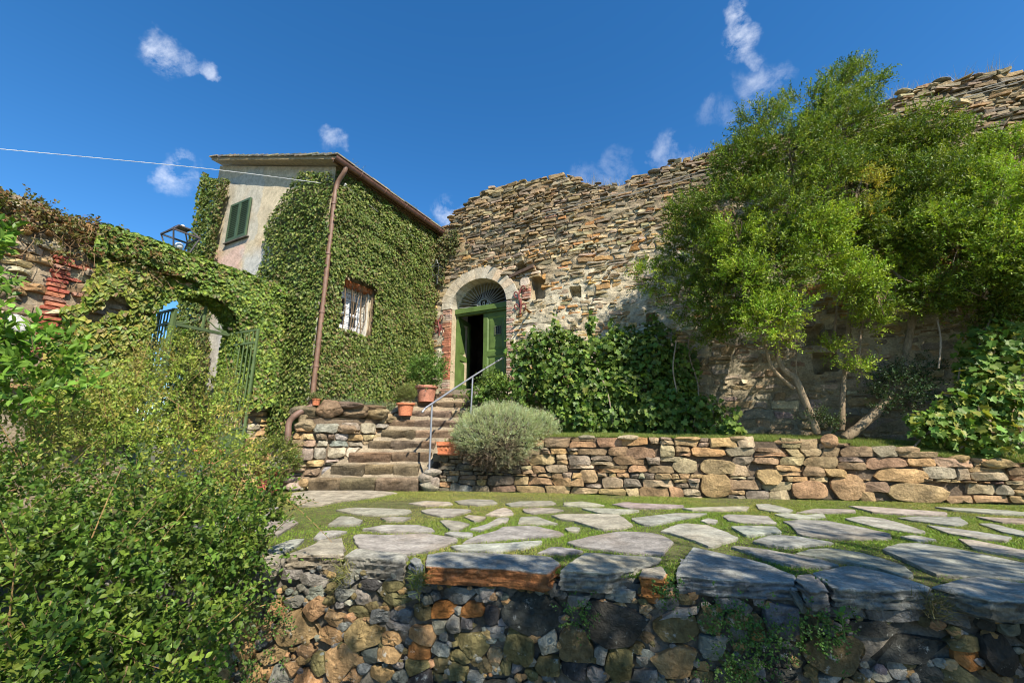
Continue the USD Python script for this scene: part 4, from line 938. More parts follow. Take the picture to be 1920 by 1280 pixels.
# shutters in the gable
SG0, SG1, SV0, SV1 = 2.87, 3.67, 5.50, 6.50
SHG = (.05, .085, .04)
for k, (a, b) in enumerate(((SG0, (SG0 + SG1) / 2 - .004), ((SG0 + SG1) / 2 + .004, SG1))):
    s = Bag()
    for bx in ((-b, -b + .05, SV0, SV1), (-a - .05, -a, SV0, SV1), (-b + .05, -a - .05, SV0, SV0 + .07), (-b + .05, -a - .05, SV1 - .06, SV1)): s.add(fbox(GAB, *bx, .03, .07), SHG)
    sp = put('shutter', s.get(), M_paint, house, tint=s.tint())
    for z in np.linspace(SV0 + .085, SV1 - .085, 17):
        v, f = fbox(GAB, -b + .051, -a - .051, z - .022, z + .014, .042, .050); v[[4, 5], 2] -= .0
        c = GAB(np.array([-b + .051, -a - .051, -a - .051, -b + .051] * 2), np.array([z - .025, z - .025, z + .012, z + .012, z - .018, z - .018, z + .019, z + .019]), np.array([.062, .062, .040, .040, .066, .066, .044, .044]))
        put('slat', (c, np.array([[0, 1, 2, 3], [4, 5, 6, 7], [0, 1, 5, 4], [2, 3, 7, 6], [1, 2, 6, 5], [3, 0, 4, 7]])), M_paint, sp, tint=SHG)
put('window_dark', fbox(GAB, -SG1, -SG0, SV0, SV1, .015, .028), M_paint, house, tint=(.02, .03, .018))
put('window_sill', fbox(GAB, -SG1 - .08, -SG0 + .08, SV0 - .035, SV0 - .005, .0, .07), M_castle, house, tint=(.12, .11, .09))

# exposed stones at the foot of the house and of the arch
# ================================================================== the garden wall with its arch, gate and lantern
J = C0 + 1.04 * G_
ARC = frame(J, F_)                                   # u = -a: towards the house u grows; d towards the courtyard
A0, A1, ASP, AAP, ATH = .96, 2.25, 2.62, 3.27, .30
aw = thing('garden_wall', 'overgrown rubble garden wall with an arched opening left of the house', 'wall')


def arch_z(a): return ASP + (AAP - ASP) * np.sqrt(np.maximum(0, 1 - ((a - (A0 + A1) / 2) / ((A1 - A0) / 2)) ** 2))


def in_arch(a, z, m=0.0): return (a > A0 - m) & (a < A1 + m) & (z < arch_z(np.clip(a, A0 + .001, A1 - .001)) + m * 1.0)


aa = np.linspace(-.15, 6.2, 130); zz = np.linspace(0, 1, 90); Aa, Zz = np.meshgrid(aa, zz, indexing='ij'); top = 3.82 + .07 * np.sin(aa * 2.2) + .05 * np.sin(aa * 5.1)
Zm = -.3 + Zz * (top[:, None] + .3); fr_ = ARC(-Aa, Zm, .03 * (meshkit.fbm(np.stack([Aa * 5, Zm * 5, Aa * 0], -1), 3) - .5)).reshape(-1, 3); bk_ = ARC(-Aa, Zm, -ATH + 0 * Aa).reshape(-1, 3); m = len(zz)
i, j = np.meshgrid(np.arange(len(aa) - 1), np.arange(m - 1), indexing='ij'); kp = ~in_arch((aa[:-1] + aa[1:])[:, None] / 2, (Zm[:-1, :-1] + Zm[1:, 1:]) / 2, .0).ravel()
q = np.stack([i * m + j, (i + 1) * m + j, (i + 1) * m + j + 1, i * m + j + 1], -1).reshape(-1, 4)[kp]; tp = np.arange(len(aa)) * m + m - 1
put('mortar_face', (np.vstack([fr_, bk_]), np.vstack([q, q[:, ::-1] + len(fr_), np.stack([tp[:-1], tp[1:], tp[1:] + len(fr_), tp[:-1] + len(fr_)], 1)])), M_mortar, aw, tint=(.27, .22, .15))
ln = np.vstack([[(A0, -.2), (A0, ASP)], [(a, arch_z(a)) for a in np.linspace(A0, A1, 22)[1:-1]], [(A1, ASP), (A1, -.2)]]); k = len(ln)
rv = np.vstack([ARC(-ln[:, 0], ln[:, 1], .012), ARC(-ln[:, 0], ln[:, 1], -ATH)]); a = np.arange(k - 1); put('arch_reveal', (rv, np.stack([a, a + 1, a + 1 + k, a + k], 1)), M_mortar, aw, tint=(.24, .2, .14))
items = []
PA = [(.36, .27, .15), (.42, .30, .15), (.30, .25, .18), (.44, .37, .25), (.38, .23, .11), (.24, .19, .12)]
for p in rubble(-6.0, .05, -.2, 3.95, rng, h=(.07, .16), asp=(1.2, 3.2), split=.25, gap=.014, jit=.3):
    c = p.mean(0); a, z = -c[0], c[1]
    if in_arch(np.array(a), np.array(z), .1) or z > 3.8 or (z < 1.2 and a > 1) or (3.22 < a < 3.52 and 1.9 < z < 3.3): continue
    w = 1.0 if a > 2.6 else (.7 if z < 2 else .1)
    items.append((np.prod(p.max(0) - p.min(0)) * w, p, c))
items.sort(key=lambda x: -x[0])
rest = Bag()
for k, (ar, p, c) in enumerate(items):
    t = pick([(.50, .36, .15), (.46, .40, .29), (.42, .27, .13)] if -c[0] < 1 and c[1] < 2 else PA, rng, .25)
    vf = stone(ARC, p, .06, rng.uniform(.04, .10), rng, n=14, rough=.5, edge=.06, tilt=.8, base=0.012)
    if k < 180: put('stone', vf, M_castle, aw, tint=t)
    else: rest.add(vf, t)
put('small_stones', rest.get(), M_castle, aw, tint=rest.tint(), kind='stuff')
z, k = 1.9, 0
while z < 3.28:                                      # a strip of red brick set into the wall
    h = rng.uniform(.062, .072)
    for (a0, a1) in ([(3.24, 3.24 + .20)] if k % 3 != 1 else [(3.20, 3.42), (3.0, 3.19)] if k % 2 else [(3.1, 3.42)]):
        put('brick', stone(ARC, [(-a1 + rng.normal() * .02, z), (-a0 + rng.normal() * .02, z + rng.normal() * .004), (-a0, z + h * .74), (-a1, z + h * .74)], .1, .06 + rng.uniform(0, .02), rng, n=12, rings=[(1, None), (1, .7), (.93, 1), (.5, 1)], rough=.12, edge=.012, tilt=.1, rounds=0), M_brick, aw, tint=pick([(.33, .10, .065), (.38, .15, .09), (.28, .085, .055), (.36, .2, .13)], rng))
    z += h; k += 1
put('pale_stone', stone(ARC, [(-2.6, 3.0), (-2.28, 2.95), (-2.3, 3.3), (-2.52, 3.36)], .1, .08, rng, n=18, rings=FINE, rough=.2), M_castle, aw, tint=(.52, .5, .44))
put('pale_stone', stone(ARC, [(-3.78, 2.25), (-3.55, 2.1), (-3.45, 2.22), (-3.62, 2.4)], .1, .09, rng, n=18, rings=FINE, rough=.2), M_castle, aw, tint=(.56, .55, .52))
lantern('lantern', ARC, -2.0, 3.92, -.12, .40, .46, 'four sided iron lantern with glass panes standing on the arch crest', (.06, .05, .05), True)

# the gate
gate = thing('garden_gate', 'open green wrought iron gate with scrolls in the garden arch', 'gate')
GG = (.085, .125, .045)
tb = 2.67
tr_ = put('overthrow', bar(ARC(-1.95, tb, -.05), ARC(-A0, tb, -.05), .045, .05), M_paint, gate, tint=np.array(GG) * .6)
put('spear', bar(ARC(-1.47, tb, -.05), ARC(-1.47, tb + .42, -.05), .035), M_paint, tr_, tint=GG)
for sx in (-1, 1):
    for (a, b, c, d_) in ((.42, .03, .10, .16), (.40, .05, .30, .08)):
        th_ = np.linspace(0, 4.4, 14); r = .055 * (1 - th_ / 8)
        base = curve([ARC(-1.47 + sx * a, tb + b, -.05), ARC(-1.47 + sx * (a * .6), tb + b + .03, -.05), ARC(-1.47 + sx * c, tb + d_, -.05)], 14)
        curl = ARC(-1.47 + sx * (c - .0 - r * np.sin(th_) * .9), tb + d_ + .05 - r * np.cos(th_), -.05)
        put('scroll', tube(np.vstack([base, curl[1:]]), .009, 6), M_paint, tr_, tint=GG)


def gate_leaf(hinge, end, z0, z1, bars):
    h = np.r_[hinge, 0.0]; e = np.r_[end, 0.0]; up = np.array([0, 0, 1.0]); L = e - h
    b = Bag()
    for q, w in ((h, .055), (e, .035)): b.add(bar(q + up * z0, q + up * z1, w), GG)
    for z in (z1 - .015, z1 - .24, z0 + .75, z0 + .1): b.add(bar(h + up * z, e + up * z, .03, .035), GG)
    lf = put('gate_leaf', b.get(), M_paint, gate, tint=b.tint())
    for k in range(1, bars + 1):
        q = h + L * k / (bars + 1); put('bar', bar(q + up * (z0 + .1), q + up * (z1 - .01), .016), M_paint, lf, tint=GG)
    put('kick_plate', bar(h + L * .02 + up * (z0 + .42), e - L * .02 + up * (z0 + .42), .008, .62), M_paint, lf, tint=GG)


gate_leaf(ARC(-A0 - .02, 0, .02)[:2], (ARC(-A0 - .02, 0, .02)[:2] + np.array([.60, -.27])), .25, 2.72, 5)
gate_leaf(ARC(-1.93, 0, -.02)[:2], (ARC(-1.93, 0, -.02)[:2] + np.array([-.42, .2])), .25, 2.92, 4)

# ================================================================== steps, ledge, low wall by the steps
steps = thing('stone_steps', 'worn flight of rough stone steps rising to the arched door', 'steps')
ST = [(-3.34, -1.54), (-3.11, -1.6), (-2.9, -1.45), (-2.66, -1.42), (-2.5, -1.12), (-2.46, -1.06), (-2.2, -.93), (-2.2, -.85), (-2.2, -.8)]
STONE = [(.24, .18, .105), (.21, .155, .095), (.27, .205, .125), (.18, .135, .085), (.24, .165, .10)]
for k, (x0, x1) in enumerate(ST):
    y0 = 7.35 + .25 * k; z1 = .2 * (k + 1); x = x0
    sp = thing('step', parent=steps)
    depth = .62 if k < 8 else 1.3
    while x < x1 - .02:
        w = min(rng.uniform(.4, .8), x1 - x);  w = x1 - x if x1 - x - w < .25 else w
        n = 30
        p = [(x + .004, y0 + rng.normal() * .012), (x + w - .004, y0 + rng.normal() * .012), (x + w - .004, y0 + depth), (x + .004, y0 + depth)]
        q = resample(p, n, 0); c = q.mean(0); e = q - c; V = []; sd = rng.random(3) * 50
        for s, h in ((1.0, -.24 if k else -.205), (1.004, -.17), (1.0, -.10), (1.012, -.045), (1.006, -.012), (.975, 0), (.5, 0)):
            uv = c + e * s; nz = meshkit.fbm(np.c_[uv * 6, np.full(n, h * 12)] + sd, 3) - .5
            V.append(np.c_[uv[:, 0], uv[:, 1] + .07 * nz * (h < -.005), np.full(n, z1 + h) + .035 * nz])
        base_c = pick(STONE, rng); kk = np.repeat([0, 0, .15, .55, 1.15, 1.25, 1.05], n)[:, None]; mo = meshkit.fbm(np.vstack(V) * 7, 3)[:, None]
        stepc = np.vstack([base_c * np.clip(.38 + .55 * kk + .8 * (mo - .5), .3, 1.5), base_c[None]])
        K = len(V); v = np.vstack(V + [np.r_[c, z1][None]]); ii, jj = np.meshgrid(np.arange(K - 1), np.arange(n), indexing='ij'); j2 = (jj + 1) % n
        qd = np.stack([ii * n + jj, ii * n + j2, (ii + 1) * n + j2, (ii + 1) * n + jj], -1).reshape(-1, 4); a = np.arange(n)
        f = np.vstack([qd[:, [0, 1, 2]], qd[:, [0, 2, 3]], np.stack([(K - 1) * n + a, (K - 1) * n + (a + 1) % n, np.full(n, K * n)], 1)])
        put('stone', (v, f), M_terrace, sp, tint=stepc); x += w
put('stair_core', (np.array([(-3.3, 7.5, 0), (-1.5, 7.5, 0), (-.85, 9.4, 0), (.1, 10.0, 0), (-1.6, 10.75, 0), (-2.3, 10.4, 0), (-2.3, 9.3, 0), (-3.3, 7.5, .15), (-1.5, 7.5, .15), (-.85, 9.4, 1.72), (.1, 10.0, 1.78), (-1.6, 10.75, 1.78), (-2.3, 10.4, 1.78), (-2.3, 9.3, 1.72)]),
                   np.array([[7, 8, 9, 13], [13, 9, 10, 12], [12, 10, 11, 12], [1, 2, 9, 8], [2, 3, 10, 9], [0, 1, 8, 7], [6, 0, 7, 13], [5, 6, 13, 12]])), M_mortar, steps, tint=(.26, .21, .14))

LEDGE = path_frame([(-4.02, 8.35), (-3.95, 7.85), (-3.78, 7.62), (-3.38, 7.60), (-2.98, 7.86), (-2.66, 8.2), (-2.45, 8.6), (-2.2, 9.0), (-2.1, 9.6)])
ledge = thing('ledge_wall', 'rough rubble planting ledge topped with big rocks between house and steps', 'wall')
top_z = lambda u: np.interp(u, [0, .6, 1.2, 2.2, 2.7, 3.4], [1.2, 1.2, 1.2, 1.2, 1.32, 1.62])
put('backing', grid(np.linspace(0, LEDGE.length, 50), np.linspace(0, 1, 12), lambda U, V: LEDGE(U, V * top_z(U), -.07 + .03 * (meshkit.fbm(np.stack([U * 6, V * 6, U * 0], -1), 2) - .5))), M_mortar, ledge, tint=(.16, .12, .08))
up_ = np.array([LEDGE(u, top_z(u), -.05) for u in np.linspace(0, LEDGE.length, 30)]); inn = np.array([FAC(t, 1.28, -.02) for t in np.linspace(-.35, 2.6, 30)]); inn[:, 2] = np.maximum(up_[:, 2], 1.28) + .02; k = np.arange(29)
put('ledge_soil', (np.vstack([up_, inn]), np.stack([k, k + 1, k + 31, k + 30], 1)), M_soil, ledge, tint=(.16, .12, .07))
PL = [(.42, .31, .18), (.40, .27, .13), (.36, .30, .22), (.46, .38, .27), (.30, .22, .14), (.34, .31, .26)]
for p in rubble(0, LEDGE.length, -.02, 1.6, rng, h=(.09, .2), asp=(1.0, 2.6), split=.25, gap=.012, jit=.4):
    c = p.mean(0)
    if c[0] > LEDGE.length or c[0] < 0 or p[:, 1].max() > top_z(c[0]) + .06: continue
    put('stone', stone(LEDGE, p, .1, rng.uniform(.04, .12), rng, n=18, rings=FINE[:7], rough=.36, edge=.04, tilt=.5, base=-.05), M_terrace, ledge, tint=pick(PL, rng))
for (x, y, z, s) in ((-3.74, 7.78, 1.30, (.27, .2, .13)), (-3.32, 7.82, 1.36, (.24, .22, .17)), (-2.98, 8.1, 1.33, (.30, .2, .16)), (-2.66, 8.4, 1.33, (.26, .2, .13)), (-3.15, 7.98, 1.44, (.42, .2, .07)), (-2.75, 8.35, 1.42, (.30, .2, .06)), (-3.62, 7.66, 1.06, (.2, .13, .11)), (-3.0, 7.86, 1.02, (.2, .12, .09)), (-2.42, 8.72, 1.2, (.2, .22, .08))):
    put('rock', boulder((x, y, z), s, rng, 3, .4), M_terrace, ledge, tint=pick([(.22, .165, .10), (.19, .14, .085), (.25, .185, .11)], rng))
for (x, y, z, s) in ((-3.9, 7.5, .08, (.16, .12, .1)), (-3.6, 7.36, .06, (.14, .1, .07)), (-3.72, 7.42, .2, (.13, .1, .08)), (-3.45, 7.4, .12, (.1, .08, .08)), (-3.8, 7.45, .33, (.17, .12, .09))):
    put('rock', boulder((x, y, z), s, rng, 2, .4), M_terrace, ledge, tint=pick(PL, rng))
for (x, y, z, s) in ((-1.38, 7.42, .07, (.17, .14, .1)), (-1.42, 7.4, .2, (.14, .12, .09)), (-1.33, 7.43, .29, (.16, .13, .07)), (-1.28, 7.4, .12, (.1, .1, .1))):
    put('rock', boulder((x, y, z), s, rng, 2, .3), M_terrace, steps, tint=pick([(.27, .23, .17), (.31, .28, .22), (.22, .19, .14)], rng))

# handrail
hr = thing('handrail', 'galvanised steel handrail on two posts along the right of the steps', 'handrail')
GV = (.30, .31, .34)
put('post', tube([(-1.37, 7.36, .3), (-1.37, 7.36, 1.40)], .017, 10), M_galv, hr, tint=GV, smooth=True)
put('post', tube([(-.80, 8.40, 1.3), (-.78, 8.40, 2.03)], .017, 10), M_galv, hr, tint=GV, smooth=True)
put('rail', tube(curve([(-1.50, 7.20, 1.26), (-1.46, 7.25, 1.33), (-1.37, 7.36, 1.42), (-.78, 8.40, 2.04), (-.20, 9.35, 2.60)], 24), .017, 10), M_galv, hr, tint=GV, smooth=True)

# overhead lines
wire = thing('cable', 'thin pale cable strung across the sky to the house corner', 'cable')
put('strand', tube(curve([at(-60, 274, 6.5), at(200, 298, 7.2), at(420, 320, 7.6), FAC(.12, 5.98, .18)], 40), .006, 5), M_metal, wire, tint=(.62, .62, .6))
put('insulator', tube([FAC(.12, 5.93, .02), FAC(.12, 6.03, .2)], .02, 6), M_metal, wire, tint=(.7, .68, .62))
w2 = thing('cable', 'dark cable running under the gutter along the ivy facade', 'cable')
put('strand', tube(curve([FAC(.12, 5.98, .2), FAC(1.2, 5.85, .2), FAC(2.4, 5.8, .2), FAC(3.3, 5.85, .15)], 24), .006, 5), M_metal, w2, tint=(.3, .3, .3))
w3 = thing('cable', 'pale cable slung along the upper face of the ruined wall', 'cable')
for k in (0, .09): put('strand', tube(curve([W(1.2, 6.02 + k, .06), W(3.3, 6.1 + k, .08), W(5.45, 6.28 + k, .06), W(8, 6.6 + k, .07), W(10.6, 6.9 + k, .07), W(12.2, 7.1 + k, .07)], 50), .008, 5), M_metal, w3, tint=(.33, .31, .27))
# ================================================================== foliage
# ---- grass between the flagstones
rng = np.random.default_rng(21)
from shapely.geometry import Polygon, Point
from shapely import contains_xy, union_all
flags_u = union_all([Polygon(p).buffer(0).buffer(-.012) for p in flag_poly])
caps_u = union_all([Polygon(np.array([gp(*q)[:2] for q in t[0]])).buffer(0) for t in CAPS])
n = 420000
X = rng.uniform(-3.6, 7.2, n); Y = 2.2 + 5.6 * rng.random(n) ** 1.25
front_y = 2.95 - .198 * X
back_y = np.interp(X, [-4, -3.3, -1.3, .34, 2.64, 4.75, 6.5, 8], [7.4, 7.3, 7.35, 7.2, 6.56, 6.25, 5.85, 5.5])
patch = meshkit.fbm(np.c_[X * 1.3, Y * 1.3, X * 0], 3, 5)
ok = (Y > front_y + .06) & (Y < back_y) & ~contains_xy(flags_u, X, Y) & ~contains_xy(caps_u, X, Y) & (rng.random(n) < np.clip(.6 + (patch - .3) * 2.0, .3, 1)) & (np.abs(X) < Y * 1.35 + .6)
X, Y, patch = X[ok], Y[ok], patch[ok]; n = len(X)
tall = np.clip(patch * 1.3, .35, 1.0)
dr = unit(np.c_[rng.normal(size=(n, 2)) * .55, np.full(n, .8)]); hgt = rng.uniform(.012, .032, n) * tall * 1.15
pos = np.c_[X, Y, np.full(n, -.012)]
yell = np.clip((meshkit.fbm(np.c_[X * .9 + 7, Y * .9, X * 0], 3, 9) - .38) * 3.5 + (Y - 4.9) * .32, 0, 1)[:, None]
col = hues([(.20, .29, .04), (.24, .32, .05), (.16, .24, .032)], n, rng) * (1 - yell) + hues([(.34, .33, .08), (.29, .31, .07), (.36, .31, .11)], n, rng) * yell
bg = Bag(); bg.add(*leaves('blade', pos, dr, unit(rng.normal(size=(n, 3)) * [1, 1, .2]), hgt, .0062 + .003 * rng.random(n), col))
# clover leaves low in the turf
m = 26000; s = rng.integers(n, size=m); cp = pos[s] + np.c_[rng.normal(size=(m, 2)) * .02, rng.uniform(.008, .022, m)]
bg.add(*leaves('ovate', cp, unit(np.c_[rng.normal(size=(m, 2)), rng.uniform(-.2, .3, m)]), unit(np.c_[rng.normal(size=(m, 2)) * .35, np.ones(m)]), rng.uniform(.008, .015, m), .009, hues([(.09, .17, .03), (.12, .2, .04)], m, rng)))
put('turf', bg.get(), M_grass, tint=bg.tint(), label='short green and yellowing turf growing between the flagstones', category='grass', kind='stuff')
# ---- grass on the terrace
n = 90000; U = rng.random(n); V = rng.random(n) ** 1.6 * .9; p = terrace_pt(U, V); p[:, 2] += .0
col = hues([(.15, .21, .035), (.18, .24, .045), (.24, .24, .07)], n, rng); tg_ = Bag()
tg_.add(*leaves('blade', p, unit(np.c_[rng.normal(size=(n, 2)) * .4, np.ones(n)]), unit(rng.normal(size=(n, 3)) * [1, 1, .2]), rng.uniform(.02, .055, n), .007, col))
put('terrace_grass', tg_.get(), M_grass, tint=tg_.tint(), label='mown grass strip along the top of the dry stone wall', category='grass', kind='stuff')

# ---- ivy
IVY = [(.11, .155, .028), (.14, .185, .035), (.07, .11, .02), (.20, .22, .055)]
IVYD = [(.17, .13, .05), (.14, .13, .045)]


def ivy_sheet(P, u, z, bulge, rng, size=.062, pal=IVY, dry=None, out=1.0):
    n = len(u); d = bulge + rng.uniform(-.05, .03, n); pos = P(u, z, d)
    dn, du = P.d, P.u
    ax = unit(np.array([0, 0, -1.0]) + du * rng.normal(size=(n, 1)) * .55 + dn * rng.uniform(.1, .55, (n, 1)) + rng.normal(size=(n, 3)) * .15)
    nr = unit(dn * .8 * out + np.array([0, 0, .55]) + rng.normal(size=(n, 3)) * .33)
    t = hues(pal, n, rng, .3)
    if dry is not None:
        w = (rng.random(n) < dry)[:, None]; t = np.where(w, hues(IVYD, n, rng), t)
    L = size * rng.uniform(.55, 1.45, n)
    return pos, ax, nr, L, L * rng.uniform(.8, 1.05, n), t


hi_ = thing('ivy', 'dense evergreen ivy covering the house facade and corner', 'ivy')
n = 56000; u = rng.uniform(-.05, FL + .12, n); z = rng.uniform(1.25, 6.3, n)
hole = (u > WIN[0] - .05) & (u < WIN[1] + .05 + .02) & (z > WIN[2] - .04) & (z < WIN[3] + .13)
ragg = meshkit.fbm(np.c_[u * 4, z * 4, u * 0], 3, 2)
edge = (u > 3.32 + .5 * (ragg - .5) + np.clip((z - 4.9) * .3, 0, .3)) & (z < 5.2)
ok = ~hole & ~edge & (z > 1.42 + .35 * (ragg - .5)) & (z < 6.28)
u, z = u[ok], z[ok]; bul = .07 + .20 * meshkit.fbm(np.c_[u * 2.2, z * 2.2, u * 0], 3, 4) + .03 * meshkit.noise(np.c_[u * 9, z * 9, u * 0])
thin = np.clip((meshkit.fbm(np.c_[u * 2.0 + 3, z * 1.4, u * 0], 3, 11) - .50) * 3.0, 0, .5) + np.clip((u - 2.3) * .25, 0, .25)
fb = Bag(); foliage(fb, 'ivy', ivy_sheet(FAC, u, z, bul, rng, .046, dry=.05 + thin * .6))
put('facade_leaves', fb.get(), M_ivy, hi_, tint=fb.tint(), kind='stuff')
n = 66000; g = rng.uniform(-.12, 4.95, n); z = rng.uniform(.9, 8.0, n)
right_edge = np.interp(z, [2.0, 3, 4.49, 5.45, 6.31, 6.75, 7.0], [2.65, 2.2, 1.95, 1.90, 1.2, .62, .2]) + .25 * (meshkit.fbm(np.c_[z * 3, g, g * 0], 3, 8) - .5) + .35 * (meshkit.fbm(np.c_[z * 1.3, g * 0, g * 0], 2, 18) - .5)
left_edge = np.interp(z, [2.3, 3.2, 5.0, 6.5, 7.3, 7.8], [3.25, 3.4, 3.90, 3.80, 3.66, 3.6]) + .25 * (meshkit.fbm(np.c_[z * 3 + 9, g, g * 0], 3, 8) - .5)
roofz = 6.42 + .335 * g - .22
ok = ((g < right_edge) | (g > left_edge)) & (z < roofz - np.where(g > 3, .25, .0)) & ~((g > 1.0) & (g < 1.05))
g, z = g[ok], z[ok]; left = g > 3
bul = np.where(left, .12 + .16 * meshkit.fbm(np.c_[g * 2.5, z * 2.0, g * 0], 3, 6), .10 + .12 * meshkit.fbm(np.c_[g * 2.2, z * 2.2, g * 0], 3, 7))
gb = Bag(); foliage(gb, 'ivy', ivy_sheet(GAB, -g, z, bul, rng, .052, dry=np.where(left, np.clip((4.35 - g) * .9, .03, .5), .05)))
put('gable_leaves', gb.get(), M_ivy, hi_, tint=gb.tint(), kind='stuff')
n = 7000; z = rng.uniform(2.4, 7.7, n); d = rng.uniform(-1.2, .28, n)     # round the far edge of the gable
END = frame(C0 + 4.70 * G_, -F_); eb = Bag()
foliage(eb, 'ivy', ivy_sheet(END, d, z, .10 + .18 * meshkit.fbm(np.c_[d * 2.5, z * 2, d * 0], 3, 6), rng, .066, dry=.06))
put('end_leaves', eb.get(), M_ivy, hi_, tint=eb.tint(), kind='stuff')
sb = Bag()
for k in range(26):
    t0 = rng.uniform(.1, 3.2); w_ = np.cumsum(rng.normal(size=10) * .06); zz_ = np.linspace(1.3, rng.uniform(3.5, 6), 10); sb.add(tube(FAC(np.clip(t0 + w_, .02, 3.3), zz_, .05), .010, 5), (.18, .13, .08))
put('stems', sb.get(), M_bark, hi_, tint=sb.tint(), kind='stuff')

ai = thing('ivy', 'glossy ivy mounded over the garden arch and its right pier', 'ivy')
YEL = [(.23, .26, .04), (.18, .23, .035), (.26, .24, .05), (.13, .19, .03)]
AIV = [(.12, .19, .03), (.16, .23, .035), (.085, .14, .025), (.22, .27, .045)]
n = 40000; a = rng.uniform(-.1, 3.1, n); z = rng.uniform(1.1, 4.05, n)
crest_h = 3.82 + .10 * (meshkit.fbm(np.c_[a * 3, a * 0, a * 0], 3) - .3)
cov = meshkit.fbm(np.c_[a * 2.2, z * 2.2, a * 0], 3, 13)
ok = ~in_arch(a, z, -.02) & (z < crest_h) & ((a < A0 + .05) & (z > 1.45 + .5 * (cov - .5)) | (z > np.interp(a, [.9, 1.9, 2.2, 2.7, 3.1], [2.6, 2.7, 3.05, 3.35, 3.6]) - .15 + .5 * (cov - .5)))
a, z = a[ok], z[ok]; ab = Bag()
bul = (.10 + .20 * meshkit.fbm(np.c_[a * 2.4, z * 2.4, a * 0], 3, 5)) * np.where((a > 1.7) & (z < 3.45), .3, 1)
foliage(ab, 'ivy', ivy_sheet(ARC, -a, z, bul, rng, .056, AIV, dry=.07 + .2 * (meshkit.fbm(np.c_[a * 3, z * 3, a * 0], 2, 3) > .62)))
n = 9000; a = rng.uniform(-.05, 3.0, n); d = rng.uniform(-.6, .12, n)            # the crown of the arch
pp = ARC(-a, 3.80 + .12 * meshkit.fbm(np.c_[a * 3, d * 3, a * 0], 3) + rng.uniform(-.03, .03, n), d)
foliage(ab, 'ivy', (pp, unit(np.c_[rng.normal(size=(n, 2)), rng.uniform(-.5, .4, n)]), unit(np.c_[rng.normal(size=(n, 2)) * .5, np.ones(n)]), .066 * rng.uniform(.7, 1.25, n), .06, hues(AIV, n, rng)))
n = 3500; th_ = rng.uniform(0, math.pi, n); a = (A0 + A1) / 2 + (A1 - A0) / 2 * np.cos(th_); d = rng.uniform(-.29, .1, n)   # under the arch
pp = ARC(-a, arch_z(np.clip(a, A0 + .01, A1 - .01)) - rng.uniform(0, .07, n), d)
foliage(ab, 'ivy', (pp, unit(np.c_[rng.normal(size=(n, 2)), np.full(n, -1.2)]), unit(rng.normal(size=(n, 3)) + [0, 0, -.5]), .06 * rng.uniform(.7, 1.2, n), .055, hues(AIV, n, rng)))
n = 3500; z = rng.uniform(1.3, 2.7, n); d = rng.uniform(-.29, .06, n); pp = ARC(-A0 - rng.uniform(-.02, .05, n), z, d)
foliage(ab, 'ivy', (pp, unit(np.c_[rng.normal(size=(n, 2)), np.full(n, -1.2)]), unit(rng.normal(size=(n, 3)) - ARC.u * 1.0), .06 * rng.uniform(.7, 1.2, n), .055, hues(AIV, n, rng)))
put('leaf_cover', ab.get(), M_ivy, ai, tint=ab.tint(), kind='stuff')

cr = thing('creeper', 'yellow green creeper with brown stems left of the garden arch', 'creeper')
n = 15000; a = rng.uniform(1.9, 3.3, n); z = rng.uniform(.8, 3.45, n); cov = meshkit.fbm(np.c_[a * 2.2 + 4, z * 2.2, a * 0], 3, 17)
dens = np.interp(a, [1.9, 2.5, 3.0, 3.3], [.9, .75, .5, .15]); ok = ~in_arch(a, z, -.03) & (cov > .62 - dens * .45 + np.clip((z - 2.5) * .12, 0, .2))
a, z = a[ok], z[ok]; cb = Bag(); foliage(cb, 'ivy', ivy_sheet(ARC, -a, z, .06 + np.clip((a - A1) * .8, -.02, .3) * meshkit.fbm(np.c_[a * 2, z * 2, a * 0], 3, 5), rng, .07, YEL, dry=.12))
put('leaf_cover', cb.get(), M_leaf, cr, tint=cb.tint(), kind='stuff')
sb = Bag()
for k in range(60):
    a0 = rng.uniform(2.2, 3.9); q = [ARC(-a0 + .0, 3.75 + rng.uniform(-.1, .15), .06)]
    for s in range(5): q.append(q[-1] + np.array([rng.normal() * .09, rng.normal() * .09, -rng.uniform(.05, .22)]) + ARC.d * rng.uniform(-.03, .05))
    sb.add(tube(curve(q, 12), .004, 4), (.27, .18, .10))
put('bare_stems', sb.get(), M_bark, cr, tint=sb.tint(), kind='stuff')

wt = thing('wall_top_shrub', 'straggly brown and olive shrub growing along the garden wall crest', 'shrub')
m = 1500; a = rng.uniform(2.1, 5.8, m); zb = 3.75 + .28 * meshkit.fbm(np.c_[a * 1.8, a * 0, a * 0], 3) * rng.random(m) ** .5 * np.interp(a, [2.1, 2.7, 6], [.25, 1, 1.0]); d = rng.uniform(-.5, .3, m)
zb = zb - np.clip(d, 0, .3) * rng.uniform(.5, 2.4, m)
dirs = unit(np.c_[rng.normal(size=(m, 2)) * .9, rng.uniform(-.25, .9, m)])
arr, tw, tt = sprigs(ARC(-a, zb, d), dirs, rng.uniform(.10, .26, m), 10, rng, .052, .034, [(.12, .13, .035), (.16, .15, .045), (.20, .14, .05), (.09, .10, .03), (.22, .11, .05)], 'ovate', droop=.8)
wb = Bag(); foliage(wb, 'ovate', arr); put('foliage', wb.get(), M_leaf, wt, tint=wb.tint(), kind='stuff'); put('twigs', tw, M_bark, wt, tint=tt, kind='stuff')

# ---- trees against the ruined wall
TREE = [(.105, .165, .016), (.15, .215, .02), (.062, .11, .013), (.215, .265, .028)]
BRIGHT = [(.25, .36, .03), (.31, .39, .035), (.19, .29, .025)]
GOLD = [(.40, .33, .04), (.30, .29, .05)]


